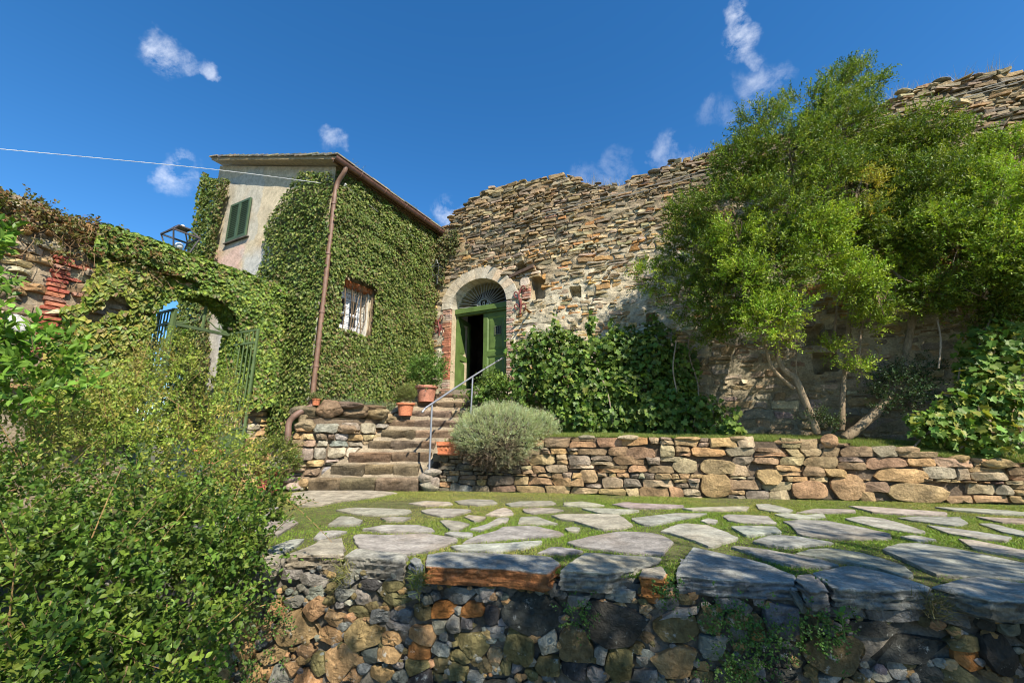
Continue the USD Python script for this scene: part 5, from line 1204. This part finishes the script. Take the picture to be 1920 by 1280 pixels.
def clump_sprigs(clumps, rng, per=15, L=.062, Wd=.019, dens=300):
    B, D, C = [], [], []
    for (px, py, pr, Y, pal) in clumps:
        c = at(px, py, Y); r = pr / 800 * Y * .93; k = int(dens * r * r * 3.0) + 12
        p, d = ellipsoid_points(c, (r, r * .8, r * .92), k, rng, .25)
        lump = meshkit.fbm(p * 2.3, 3, 31); d = d[lump > .445]; p = p[lump > .445]
        B.append(p); D.append(unit(d * .75 + np.array([0, -.1, .45]) + rng.normal(size=p.shape) * .35)); C.append(hues(pal, len(p), rng, .2))
    B, D, C = np.vstack(B), np.vstack(D), np.vstack(C)
    return sprigs(B, D, rng.uniform(.14, .34, len(B)), per, rng, L, Wd, TREE, 'diamond', spread=.75, tints=C, droop=.5, twig=.003)


def tree(name, label, trunks, clumps, limbs=(), group=None, per=15, dens=300, bare=()):
    t = thing(name, label, 'tree')
    for k, (pts, r0, r1) in enumerate(trunks):
        q = curve([at(x, y, Y) for x, y, Y in pts], 40); rr = np.linspace(r0, r1, len(q)) * (1 + .08 * rng.normal(size=len(q)))
        vf = tube(q, rr, 12); put('trunk' if k == 0 else 'branch', vf, M_bark, t, tint=(.27, .21, .135), smooth=True)
    bt = Bag()
    tops = [at(*trunks[0][0][-1])]
    for (pts, r0, _) in trunks: tops += [at(*q) for q in pts[-2:]]
    for (px, py, pr, Y, pal) in clumps:                       # limbs feed each clump
        c = at(px, py, Y); o = min(tops, key=lambda q: np.linalg.norm(q - c) + 2 * max(0, q[2] - c[2] + .2)); mid = (o + c) / 2 + np.array([rng.normal() * .1, rng.normal() * .1, -.12])
        bt.add(tube(curve([o, mid, c], 10), .016, 6), (.28, .21, .14))
        for s in range(5):
            e = c + unit(rng.normal(size=3)) * pr / 800 * Y * .75; bt.add(tube(curve([mid * .3 + c * .7, (c + e) / 2 + rng.normal(size=3) * .04, e], 6), .006, 4), (.25, .18, .12))
    put('limbs', bt.get(), M_bark, t, tint=bt.tint(), kind='stuff')
    arr, tw, tt = clump_sprigs(clumps, rng, per=per, dens=dens)
    b = Bag(); foliage(b, 'diamond', arr); put('crown', b.get(), M_leaf, t, tint=b.tint(), kind='stuff'); put('twigs', tw, M_bark, t, tint=tt, kind='stuff')
    return t


Tr, Br, Go = TREE, BRIGHT, GOLD
tree('shrub_tree', 'large bushy tree with forked leaning trunk left of the slender stem', [
    ([(1532, 812, 7.15), (1514, 763, 7.12), (1492, 712, 7.08), (1478, 700, 7.05), (1466, 688, 7.02), (1458, 665, 7.0), (1458, 640, 6.98), (1470, 590, 6.95), (1490, 520, 6.9), (1510, 420, 6.8), (1530, 300, 6.8)], .057, .026),
    ([(1488, 728, 7.08), (1472, 715, 7.0), (1452, 695, 6.9), (1441, 671, 6.85), (1431, 622, 6.8), (1415, 560, 6.75), (1400, 480, 6.7)], .033, .018),
    ([(1492, 705, 7.06), (1494, 640, 7.0), (1496, 560, 6.95)], .012, .008)],
    [(1560,175,62,6.9,Tr),(1612,150,48,6.9,Tr),(1510,205,60,6.8,Tr),(1425,235,52,6.7,Tr),(1575,240,82,6.6,Tr),(1480,290,98,6.4,Tr),(1395,315,70,6.7,Tr),(1372,390,82,6.6,Tr),(1480,395,95,6.2,Tr),(1560,340,80,6.2,Tr),(1530,425,62,6.0,Br),(1300,400,52,7.2,Tr),(1300,465,62,7.1,Tr),(1355,490,80,6.6,Tr),(1265,525,48,7.3,Tr),(1225,520,34,7.4,Br),(1290,570,50,7.1,Tr),(1440,500,72,6.1,Tr),(1345,575,52,6.6,Tr),(1405,560,52,6.2,Tr),(1440,600,48,5.9,Br),(1475,585,40,5.9,Br),(1395,520,42,6.0,Br),(1540,490,50,6.0,Br),(1340,640,30,6.9,Tr),(1465,632,22,6.5,Br),(1380,440,40,6.1,Br)], dens=720)
tree('shrub_tree', 'slender tree with one straight pale stem in the middle of three', [
    ([(1578, 806, 7.1), (1581, 727, 7.08), (1587, 671, 7.05), (1590, 622, 7.0), (1593, 575, 6.95), (1592, 480, 6.9), (1602, 380, 6.8), (1630, 300, 6.8)], .043, .02)],
    [(1640,300,62,6.9,Tr),(1690,270,60,6.9,Tr),(1610,420,52,6.5,Tr),(1640,385,34,6.3,Go),(1625,345,28,6.4,Go),(1665,440,62,6.4,Tr),(1600,520,48,6.1,Br),(1645,560,46,6.2,Tr),(1690,520,50,6.3,Br),(1562,655,17,6.85,Br),(1610,695,18,6.8,Br),(1628,600,26,6.6,Br)], dens=720)
tree('shrub_tree', 'spreading tree at the right with a thick leaning trunk', [
    ([(1583, 822, 6.95), (1616, 796, 6.95), (1647, 768, 6.95), (1672, 735, 7.0), (1690, 700, 7.0), (1698, 665, 7.0), (1706, 625, 6.95), (1714, 587, 6.9), (1725, 520, 6.8), (1745, 440, 6.7), (1770, 350, 6.6)], .075, .03),
    ([(1706, 620, 6.95), (1700, 560, 6.9), (1690, 480, 6.8), (1700, 400, 6.7)], .03, .02), ([(1714, 587, 6.9), (1750, 540, 6.7), (1800, 480, 6.5), (1850, 420, 6.3)], .035, .02)],
    [(1725,255,70,6.8,Tr),(1800,285,72,6.6,Tr),(1880,305,72,6.4,Br),(1690,345,78,6.7,Tr),(1765,360,92,6.3,Tr),(1855,380,92,6.0,Br),(1700,440,80,6.4,Tr),(1795,460,92,6.0,Tr),(1885,470,85,5.8,Br),(1740,540,52,6.4,Tr),(1850,560,58,6.0,Tr),(1960,390,100,5.8,Br),(1970,520,90,5.7,Tr),(2060,450,110,5.7,Tr),(2060,320,90,6.0,Tr),(1960,280,70,6.3,Tr),(1800,570,40,6.5,Tr),(1910,600,44,6.2,Tr),(1760,420,36,5.9,Br)], dens=720)
sh = thing('dark_shrub', 'dark fine leaved shrub around the thick leaning trunk', 'shrub')
arr, tw, tt = clump_sprigs([(1690, 730, 46, 6.8, [(.035, .07, .025), (.05, .085, .03)]), (1725, 695, 34, 6.8, [(.04, .075, .03)]), (1660, 760, 28, 6.75, [(.035, .065, .022)]), (1540, 795, 20, 7.0, [(.05, .08, .025)]), (1560, 800, 18, 7.0, [(.05, .08, .025)])], rng, per=12, L=.04, Wd=.02, dens=500)
b = Bag(); foliage(b, 'ovate', arr); put('foliage', b.get(), M_leaf, sh, tint=b.tint(), kind='stuff'); put('twigs', tw, M_bark, sh, tint=tt, kind='stuff')

# ---- vines
VINE = [(.085, .15, .022), (.11, .18, .028), (.06, .105, .018), (.17, .23, .04)]


def vine(name, label, clumps, dens, L, n_parts, pal, bare=()):
    t = thing(name, label, 'vine'); P_, Ax, Nr, Ls, Ws, Ts = [], [], [], [], [], []
    for (px, py, prx, pry, Y, k) in clumps:
        c = at(px, py, Y); n = int(dens * 1.6 * k * prx * pry / 1000); p, d = ellipsoid_points(c, (prx / 800 * Y, .30, pry / 800 * Y), n, rng, .45); p = p + unit(d) * (.34 * (meshkit.fbm(p * 3.2, 3, 77) - .45))[:, None]; p[:, 2] += .05 * rng.normal(size=n)
        P_.append(p); Nr.append(unit(d * .6 + np.array([0, -.55, .65]) + rng.normal(size=p.shape) * .4)); Ax.append(unit(rng.normal(size=p.shape) * .7 + np.array([0, -.3, -.7])))
        l = L * rng.uniform(.45, 1.45, n); Ls.append(l); Ws.append(l * .95); Ts.append(hues(pal, n, rng, .3))
    arr = [np.concatenate(x) for x in (P_, Ax, Nr, Ls, Ws, Ts)]
    big_, rest_ = largest_split(arr, n_parts); leaf_parts(t, 'vine', big_, M_leaf)
    b = Bag(); foliage(b, 'vine', rest_); put('leaf_mass', b.get(), M_leaf, t, tint=b.tint(), kind='stuff')
    sb = Bag()
    for q in bare: sb.add(tube(curve([at(*x) for x in q], 16), .012, 6), (.30, .24, .17))
    if sb.n: put('stems', sb.get(), M_bark, t, tint=sb.tint(), kind='stuff')
    return t


vine('grape_vine', 'broad leafy grape vine against the wall right of the door', [
    (985,700,26,40,8.8,1),(1000,670,42,40,8.6,1),(1050,660,50,42,8.4,1.1),(1110,665,52,40,8.2,1.1),(1170,665,48,42,8.0,1),(1225,660,44,50,7.9,1),(1275,690,40,50,7.8,.8),(1000,730,45,42,8.6,1),(1060,725,58,50,8.2,1.1),(1130,730,60,52,8.0,1.1),(1200,735,58,52,7.8,1.1),(1265,745,48,48,7.7,.9),(1090,780,60,34,8.0,1),(1160,785,60,32,7.9,1),(1230,785,56,32,7.7,1),(1300,770,48,40,7.6,.7),(1340,790,40,30,7.5,.6),(925,720,26,22,9.0,.9),(900,738,22,14,8.9,.9),(962,652,10,14,9.0,1),(1030,640,30,22,8.5,1),(1042,612,9,20,8.4,1.2),(1108,612,10,22,8.2,1.2),(1005,632,8,14,8.6,1.2),(1225,608,12,24,7.9,1.2),(1150,618,8,18,8.1,1.2),(1370,800,22,16,7.3,.7),(1190,640,40,24,8.1,.9)], 170, .085, 160, VINE,
    [[(1270, 740, 7.5), (1262, 690, 7.5), (1268, 640, 7.55)], [(1300, 800, 7.4), (1310, 730, 7.5), (1290, 650, 7.6), (1310, 600, 7.7)], [(1150, 800, 7.7), (1140, 740, 7.7), (1120, 690, 7.8)]])
vine('grape_vine', 'sparse bright leaved vine on canes at the far right terrace', [
    (1760,800,44,34,6.3,.55),(1800,770,44,40,6.2,.5),(1850,720,46,48,6.1,.55),(1880,660,40,44,6.1,.6),(1850,640,40,36,6.3,.5),(1900,760,40,50,6.0,.5),(1820,820,40,22,6.2,.5),(1730,790,24,18,6.4,.5),(1880,820,40,26,5.9,.4),(1900,600,36,36,6.2,.5),(1830,690,34,30,6.3,.4)], 210, .088, 260, [(.12, .21, .035), (.16, .26, .045), (.10, .18, .03), (.27, .28, .05)],
    [[(1710, 840, 6.4), (1760, 790, 6.35), (1800, 740, 6.3), (1832, 700, 6.3)], [(1770, 835, 6.3), (1790, 760, 6.3), (1800, 690, 6.3)], [(1800, 840, 6.2), (1860, 800, 6.2), (1920, 760, 6.1)], [(1832, 655, 6.2), (1848, 620, 6.2), (1862, 588, 6.2)], [(1760, 690, 6.4), (1764, 640, 6.4), (1758, 600, 6.4)]])

# ---- lavender cushion on the terrace edge
lv = thing('lavender_bush', 'rounded silvery grey green cushion bush hanging over the low wall', 'bush')
m = 5200; LVP = [(.42, .48, .29), (.38, .44, .20), (.42, .43, .22), (.33, .38, .17)]; BRO = [(.20, .15, .10), (.25, .19, .13), (.15, .11, .08)]
d = unit(rng.normal(size=(m, 3)) * [1, 1, 1] + [0, -.3, .25]); c0 = at(936, 818, 7.42); c = np.tile(c0, (m, 1)); rad = np.tile([.80, .60, .56], (m, 1))
sel = rng.random(m) < .17; c[sel] = at(1000, 808, 7.48); rad[sel] = [.46, .38, .36]
sel = (rng.random(m) < .3) & ~sel; c[sel] = at(930, 838, 7.3); rad[sel] = [.62, .42, .38]
pb = c + d * rad * rng.uniform(.82, 1.02, (m, 1)) * (1 + .12 * (meshkit.fbm(d * 2.2, 3) - .5))[:, None]
low = np.clip((c0[2] - .12 - pb[:, 2]) * 4 + (meshkit.fbm(pb * 2.8, 3, 3) - .5) * 3.0, 0, 1)[:, None]
tt = hues(LVP, m, rng) * (1 - low) + hues(BRO, m, rng) * low
arr, tw, tws = sprigs(pb - d * .06, unit(d * .8 + [0, 0, .45] + rng.normal(size=d.shape) * .25), rng.uniform(.08, .15, m), 14, rng, .034, .007, LVP, 'diamond', spread=.5, tints=tt, twig=.002, twig_tint=(.24, .21, .14))
b = Bag(); foliage(b, 'diamond', arr); put('foliage', b.get(), M_dry, lv, tint=b.tint(), kind='stuff'); put('twigs', tw, M_bark, lv, tint=tws, kind='stuff')
vf = boulder(c0 - [0, 0, .02], (.70, .48, .38), rng, 3, .2); put('woody_heart', vf, M_bark, lv, tint=(.07, .06, .04))

# ---- pots
TC = (.46, .17, .085)


def pot(loc, r, h, name, label, plant, tint=TC, rim=.16):
    t = thing(name, label, 'potted plant', loc=loc)
    put('pot', lathe([(.001, .0), (r * .68, 0), (r * .74, h * .3), (r * .86, h * (1 - rim)), (r * .90, h * (1 - rim))], 28), M_terra, t, tint=tint, smooth=False)
    put('rim', lathe([(r * .90, h * (1 - rim)), (r * 1.0, h * (1 - rim) + .005), (r * 1.02, h - .012), (r * .99, h), (r * .88, h), (r * .86, h * .86)], 28), M_terra, t, tint=np.array(tint) * 1.05)
    put('soil', lathe([(.001, h * .88), (r * .87, h * .88)], 20), M_soil, t, tint=(.09, .07, .05))
    kind, cz, rad, dens, L, Wd, pal, per = plant
    c = np.array([0, 0, cz]); m = dens
    p, d = ellipsoid_points(c, rad, m, rng, .5)
    arr, tw, tws = sprigs(p - d * .05, unit(d * .8 + [0, 0, .4] + rng.normal(size=d.shape) * .3), rng.uniform(.06, .13, m) * max(1, L / .03), per, rng, L, Wd, pal, kind)
    b = Bag(); foliage(b, kind, arr); put('foliage', b.get(), M_leaf, t, tint=b.tint(), kind='stuff'); put('stems', tw, M_bark, t, tint=tws, kind='stuff')
    return t


pot((-2.13, 8.62, 1.285), .185, .25, 'potted_shrub', 'terracotta pot with small clipped round shrub on the ledge', ('diamond', .43, (.2, .2, .18), 700, .022, .009, [(.16, .19, .05), (.20, .21, .06), (.12, .15, .035)], 10))
pot((-1.83, 9.12, 1.60), .24, .34, 'potted_shrub', 'large worn terracotta pot with leafy shrub by the door', ('ovate', .66, (.38, .34, .32), 330, .062, .028, [(.10, .18, .03), (.13, .22, .04), (.08, .14, .025)], 9), tint=(.38, .17, .11))
pot((-3.95, 7.25, 0.0), .21, .33, 'potted_shrub', 'glazed red pot with spreading yellow green shrub at the foot of the ledge', ('ovate', .50, (.48, .40, .36), 700, .034, .017, [(.15, .19, .035), (.18, .21, .045), (.11, .15, .03)], 11), tint=(.33, .10, .07))
pot((-3.54, 7.76, 1.42), .085, .12, 'potted_plant', 'tiny ribbed terracotta pot on the ledge beside the downpipe', ('ovate', .15, (.13, .12, .06), 90, .03, .014, [(.16, .20, .06), (.2, .2, .08)], 7))
pb_ = thing('planter_box', 'rectangular terracotta planter beside the silvery bush', 'planter')
lx = level(0)
v, f = np.array([(-.27, -.13, 0), (.27, -.13, 0), (.27, .13, 0), (-.27, .13, 0), (-.31, -.16, .22), (.31, -.16, .22), (.31, .16, .22), (-.31, .16, .22), (-.28, -.13, .22), (.28, -.13, .22), (.28, .13, .22), (-.28, .13, .22), (-.27, -.12, .1), (.27, -.12, .1), (.27, .12, .1), (-.27, .12, .1)], float), np.array([[3, 2, 1, 0], [0, 1, 5, 4], [1, 2, 6, 5], [2, 3, 7, 6], [3, 0, 4, 7], [4, 5, 9, 8], [5, 6, 10, 9], [6, 7, 11, 10], [7, 4, 8, 11], [8, 9, 13, 12], [9, 10, 14, 13], [10, 11, 15, 14], [11, 8, 12, 15], [12, 13, 14, 15]])
PBO = np.array([-.97, 7.56, .565]); put('box', (v + PBO, f), M_terra, pb_, tint=(.50, .17, .075))
for z in (.03, .17):
    e = np.array([(-.285, -.172, z), (.285, -.172, z)]) + PBO; put('moulding', bar(e[0] + [0, .03 - z * .16, 0], e[1] + [0, .03 - z * .16, 0], .016, .02), M_terra, pb_, tint=(.48, .17, .08))
for k in range(7): s = trimesh.creation.icosphere(1, .022); put('relief', (np.array(s.vertices) * [1, .5, 1.3] + PBO + [-.21 + k * .07, -.146, .11], np.array(s.faces)), M_terra, pb_, tint=(.50, .18, .08))
m = 60; arr, tw, tws = sprigs(PBO + np.c_[rng.uniform(-.2, .25, m), rng.uniform(-.08, .08, m), np.full(m, .18)], unit(np.c_[rng.normal(size=(m, 2)) * .6, np.ones(m)]), .1, 7, rng, .03, .012, [(.16, .2, .05)], 'ovate')
b = Bag(); foliage(b, 'ovate', arr); put('plant', b.get(), M_leaf, pb_, tint=b.tint(), kind='stuff')

# ---- low grey plants on the ledge, small plants at the door
lg = thing('ledge_plants', 'low grey green herbs spilling along the ledge under the ivy', 'herbs', kind='stuff')
m = 900; t_ = rng.uniform(.1, 2.5, m); d_ = rng.uniform(.15, .5, m); p = FAC(t_, 1.32 + .2 * rng.random(m), d_)
arr, tw, tws = sprigs(p, unit(np.c_[rng.normal(size=(m, 2)) * .6, np.ones(m)]), rng.uniform(.06, .18, m), 10, rng, .03, .009, [(.20, .23, .15), (.16, .19, .11), (.12, .15, .06)], 'diamond')
b = Bag(); foliage(b, 'diamond', arr); put('foliage', b.get(), M_dry, lg, tint=b.tint(), kind='stuff')
ds = thing('climbing_rose', 'loose leafy shrub climbing the handrail below the right door leaf', 'shrub')
arr, tw, tws = clump_sprigs([(905, 735, 26, 8.9, VINE), (930, 725, 28, 8.8, VINE), (945, 740, 26, 8.6, VINE), (880, 742, 14, 8.8, VINE), (930, 668, 7, 9.1, [(.13, .21, .05)])], rng, per=9, L=.055, Wd=.03, dens=420)
b = Bag(); foliage(b, 'ovate', arr); put('foliage', b.get(), M_leaf, ds, tint=b.tint(), kind='stuff'); put('stems', tw, M_bark, ds, tint=tws, kind='stuff')

# ---- ivy and dry growth where the ruined wall meets the house
ji = thing('ivy', 'thin straggling ivy on the ruined wall above left of the door', 'ivy')
m = 2600; u = rng.uniform(-.75, .25, m); z = rng.uniform(4.6, 6.3, m); cv = meshkit.fbm(np.c_[u * 3, z * 3, u * 0], 3, 41); ok = (cv > .46) & ~((u > -.2) & (z < 5.3)) & ((u < -.2) | (z > 5.3 + (u + .2)))
u, z = u[ok], z[ok]; b = Bag(); WF = frame((-1.559, 10.6), (.895, -.446)); foliage(b, 'ivy', ivy_sheet(WF, u, z, .08 + .1 * rng.random(len(u)), rng, .05, [(.10, .12, .03), (.08, .1, .03)], dry=.35))
put('leaf_cover', b.get(), M_ivy, ji, tint=b.tint(), kind='stuff')
dg = thing('dry_grass', 'dry grass tufts and weeds on the ragged top of the ruin', 'grass', kind='stuff')
m = 900; cen = rng.choice([3.9, 4.3, 9.6, 9.9, 10.4, 10.9, 11.3, 6.1, 8.8], m) + rng.normal(size=m) * .15; p = W(cen, prof(cen) - .03, rng.uniform(-.4, 0, m))
b = Bag(); b.add(*leaves('blade', p, unit(np.c_[rng.normal(size=(m, 2)) * .45, np.ones(m)]), unit(rng.normal(size=(m, 3))), rng.uniform(.12, .42, m), .008, hues([(.34, .28, .16), (.28, .25, .12), (.4, .34, .22)], m, rng)))
put('blades', b.get(), M_dry, dg, tint=b.tint(), kind='stuff')
rw = thing('roof_weeds', 'small weeds sprouting from the roof edge above the gutter', 'weeds', kind='stuff')
m = 70; t_ = rng.choice([.35, 1.2, 2.1, 2.9, 3.2], m) + rng.normal(size=m) * .1; arr, tw, tws = sprigs(FAC(t_, 6.44, .25), unit(np.c_[rng.normal(size=(m, 2)) * .5, np.ones(m)]), rng.uniform(.08, .22, m), 7, rng, .035, .012, [(.16, .17, .05)], 'diamond')
b = Bag(); foliage(b, 'diamond', arr); put('foliage', b.get(), M_leaf, rw, tint=b.tint(), kind='stuff')

# ---- weeds in the joints of the front wall
for k, (px, py, s, n_, label) in enumerate([(1086, 1146, .06, 46, 'small leafy weed between the two largest dark boulders'), (1250, 1100, .05, 40, 'small weed beside the little rust coloured cap stone'), (1345, 1150, .08, 70, 'trailing weed under the big blue grey cap slab'), (1430, 1185, .10, 110, 'clump of low weeds beside the ringed lichen boulder'), (1530, 1180, .09, 90, 'clump of low weeds right of the ringed lichen boulder'), (1400, 1225, .08, 60, 'dark weed low in the wall joints at centre right'), (1360, 1265, .07, 50, 'weed tuft at the bottom edge of the wall'), (525, 1150, .08, 70, 'fine leaved weed on the sunny ochre stones'), (450, 1255, .16, 170, 'weeds spilling over the ochre rocks beneath the hedge')]):
    t = thing('wall_weed', label, 'weed'); u, v = on_front(px, py); c = FRONT(u, v, .04)
    p = c + rng.normal(size=(n_, 3)) * [s, .02, s * .8]; arr, tw, tws = sprigs(p, unit(rng.normal(size=(n_, 3)) * .5 + FRONT.d * .7 + [0, 0, .3]), .05, 6, rng, .017, .012, [(.08, .16, .03), (.10, .18, .035), (.06, .12, .025)], 'ovate', twig=.001)
    b = Bag(); foliage(b, 'ovate', arr); put('foliage', b.get(), M_leaf, t, tint=b.tint(), kind='stuff')
t = thing('wall_weed', 'young upright plant with broad pointed leaves under the right cap slabs', 'weed'); u, v = on_front(1566, 1165); c = FRONT(u, v, .06)
put('stem', tube([c + [0, 0, -.05], c, c + [0, 0, .07]], .004, 5), M_leaf, t, tint=(.12, .2, .05))
for k in range(9):
    a = k * 2.4; z = -.02 + .011 * k; arr = [np.array([c + [0, 0, z]]), np.array([[math.cos(a), math.sin(a), .1 + .1 * k]]), np.array([[-math.cos(a) * .3, -math.sin(a) * .3, 1.0]]), np.array([.055]), np.array([.032]), np.array([(.12, .22, .04)])]
    leaf_parts(t, 'ovate', arr, M_leaf)
tf = thing('grass_tufts', 'grass tufts growing out between the cap slabs', 'grass', kind='stuff'); b = Bag()
for (px, py, n_, L, pal) in [(645, 1062, 160, .10, [(.24, .23, .07)]), (785, 1072, 260, .10, [(.10, .17, .03), (.2, .2, .06)]), (1040, 1068, 60, .09, [(.4, .33, .2)]), (1745, 1118, 220, .10, [(.16, .13, .06), (.1, .1, .04)]), (1500, 1090, 80, .05, [(.13, .14, .04)]), (1270, 1060, 200, .05, [(.08, .12, .03)])]:
    c = gp(px, py); p = c + rng.normal(size=(n_, 3)) * [.025, .04, .004]; p[:, 2] = rng.uniform(-.1, .0, n_); b.add(*leaves('blade', p, unit(np.c_[rng.normal(size=n_) * .4, rng.normal(size=n_) * .4 - .35, rng.uniform(-.3, .8, n_)]), unit(rng.normal(size=(n_, 3))), L * rng.uniform(.5, 1.2, n_), .004, hues(pal, n_, rng)))
put('blades', b.get(), M_grass, tf, tint=b.tint(), kind='stuff')

# ---- foreground: hedge, olive toned shrub behind it, citrus
HED = [(.08, .14, .017), (.11, .18, .022), (.05, .095, .014), (.17, .235, .033), (.085, .14, .02)]
OLI = [(.22, .29, .04), (.27, .31, .05), (.17, .24, .035), (.30, .28, .06)]


def bush(name, label, clumps, dens, per, L, Wd, kind, parts, mat=None, core=None, len_=(.10, .24), droop=.6, shell=.55, category='bush', shoots=0):
    t = thing(name, label, category); B, D, C = [], [], []
    for (px, py, prx, pry, Y, dy, pal) in clumps:
        c = at(px, py, Y); rx, rz = prx / 800 * Y, pry / 800 * Y; k = int(dens * 4 * rx * rz)
        p, d = ellipsoid_points(c, (rx, dy, rz), k, rng, shell); s = (d[:, 1] < .35); p, d = p[s], d[s]
        B.append(p); lump = meshkit.fbm(p * 4.5, 3, 55); p = p + d * (.55 * min(rx, .45) * (lump - .5))[:, None]; q = lump > .40; p, d = p[q], d[q]; B[-1] = p
        D.append(unit(d * .8 + np.array([.1, -.25, .35]) + rng.normal(size=p.shape) * .45)); C.append(hues(pal, len(p), rng, .3))
    B, D, C = np.vstack(B), np.vstack(D), np.vstack(C)
    arr, tw, tt = sprigs(B - D * .08, D, rng.uniform(*len_, len(B)), per, rng, L, Wd, HED, kind, spread=.7, tints=C, droop=droop, twig=.0028, twig_tint=(.22, .15, .07))
    if shoots:                                                  # long arching shoots with orange brown bark
        pick_ = rng.integers(len(B), size=shoots); sd = unit(D[pick_] + np.array([.35, -.2, .45]) + rng.normal(size=(shoots, 3)) * .45); ll = rng.uniform(.22, .55, shoots)
        st = Bag()
        for i in range(shoots):
            q = np.linspace(0, 1, 7)[:, None]; path = B[pick_[i]] - sd[i] * .1 + sd[i] * q * (ll[i] + .1) - np.array([0, 0, .35]) * (q * ll[i]) ** 2
            st.add(tube(path, np.linspace(.0034, .0014, 7), 5), (.34, .22, .09))
        put('shoots', st.get(), M_bark, t, tint=st.tint(), kind='stuff')
        a2, _, _ = sprigs(B[pick_] - sd * .02, sd, ll, 16, rng, L * .9, Wd * .9, HED, kind, spread=.7, tints=np.clip(C[pick_] * 1.25, 0, .5), droop=.35)
        arr = tuple(np.concatenate([x, y]) for x, y in zip(arr, a2))
    if parts:
        big_, rest_ = largest_split(arr, parts); leaf_parts(t, kind, big_, mat or M_leaf)
    else: rest_ = arr
    b = Bag(); foliage(b, kind, rest_); put('foliage', b.get(), mat or M_leaf, t, tint=b.tint(), kind='stuff'); put('twigs', tw, M_bark, t, tint=tt, kind='stuff')
    return t


bush('hedge', 'big foreground hedge of small glossy leaves at lower left', [
    (60,1240,150,110,1.75,.35,HED),(220,1260,140,90,1.9,.35,HED),(340,1230,90,70,2.2,.3,HED),(80,1110,150,110,2.0,.4,HED),(230,1120,140,100,2.15,.4,HED),(370,1110,100,90,2.45,.35,HED),(440,1040,60,70,2.7,.3,HED),(100,980,160,90,2.4,.4,HED),(260,990,150,85,2.5,.4,HED),(400,980,100,70,2.8,.35,HED),(480,1000,45,60,3.0,.25,HED),(-80,1150,120,160,1.9,.4,HED),(-60,980,120,120,2.3,.4,HED),(500,940,40,45,3.2,.2,HED),(440,1130,40,40,2.6,.2,HED),(330,1290,120,40,2.0,.2,HED)], 680, 16, .036, .019, 'ovate', 300, shell=.3, len_=(.10, .30), shoots=70)
bush('olive_shrub', 'wispy yellowish shrub behind the hedge below the arch', [
    (60,830,120,80,3.0,.45,OLI),(180,850,130,90,3.1,.45,OLI),(300,830,120,100,3.5,.45,OLI),(400,830,70,90,4.0,.4,OLI),(250,760,110,70,3.9,.45,OLI),(350,740,80,70,4.4,.4,OLI),(330,690,60,50,4.7,.35,OLI),(140,760,110,60,3.5,.4,OLI),(380,900,90,60,3.6,.35,OLI),(450,900,50,60,4.2,.3,OLI),(90,900,140,60,2.8,.4,HED),(260,910,140,60,2.9,.4,HED),(-50,850,100,120,2.8,.4,OLI),(340,815,60,50,4.4,.3,OLI),(420,835,50,50,4.5,.3,OLI),(290,670,40,30,4.9,.25,[(.24,.22,.05)]),(420,760,30,60,4.6,.25,OLI)], 330, 15, .034, .016, 'ovate', 0, len_=(.14, .34), droop=.3, category='shrub', shoots=60)
CIT = [(.12, .22, .025), (.15, .26, .032), (.09, .17, .02), (.19, .30, .045)]
bush('citrus_shrub', 'shrub of large bright green pointed leaves at the left edge', [
    (20,655,70,45,2.6,.3,CIT),(90,670,60,45,2.8,.3,CIT),(60,715,90,40,2.6,.3,CIT),(10,455,24,40,2.7,.15,CIT),(-10,430,30,30,2.6,.15,CIT),(128,645,24,26,2.9,.15,CIT),(-60,560,50,140,2.5,.3,CIT),(0,625,40,30,2.6,.3,CIT)], 420, 9, .082, .034, 'ovate', 300, len_=(.12, .26), droop=.2, category='shrub')

ob = bush('outer_shrub', 'shrubs growing beyond the garden arch behind the gate', [(318,640,44,42,9.0,.3,HED),(275,800,60,70,7.6,.3,HED),(240,780,50,60,7.4,.3,HED),(330,690,60,70,10.0,.4,OLI),(300,760,80,70,9.0,.4,HED),(380,760,60,60,9.0,.4,HED),(260,700,60,60,9.5,.4,HED)], 110, 12, .07, .035, 'ovate', 0, category='shrub')
pot(at(388, 868, 5.4), .17, .16, 'potted_shrub', 'orange terracotta bowl half hidden among the yellowish shrubs', ('ovate', .2, (.15, .13, .08), 60, .03, .014, [(.2, .22, .06)], 7))
# ---- the tree behind the viewer whose shade dapples the front wall
t = thing('shade_tree', 'leafy tree standing behind the viewpoint that dapples the front slabs', 'tree')
put('trunk', tube(curve([(5.6, -3.4, -1.0), (5.5, -3.3, 1.2), (5.2, -3.0, 3.0), (4.8, -2.6, 4.4)], 14), .14, 10), M_bark, t, tint=(.25, .2, .14))
B, D = [], []
SHADE = [(1.2, -.75, 4.4, .75), (2.1, -.9, 4.5, .85), (3.0, -.9, 4.6, .9), (3.9, -.9, 4.6, .95), (4.8, -1.0, 4.6, 1.0), (1.6, -1.7, 4.5, .8), (2.8, -1.8, 4.8, 1.0), (4.0, -2.0, 5.0, 1.1), (5.6, -1.4, 4.8, 1.0), (1.9, -2.5, 4.6, .8), (.6, -1.5, 4.3, .6), (4.6, .0, 5.0, .5)]
for x, y, z, r in SHADE:
    p, d = ellipsoid_points((x + .85, y - .75, z), (r, r, r * .6), int(135 * r * r), rng, .1); B.append(p); D.append(unit(d + rng.normal(size=d.shape) * .6))
B, D = np.vstack(B), np.vstack(D); arr, tw, tt = sprigs(B, D, .35, 12, rng, .10, .05, TREE, 'ovate'); b = Bag(); foliage(b, 'ovate', arr)
put('crown', b.get(), M_leaf, t, tint=b.tint(), kind='stuff')
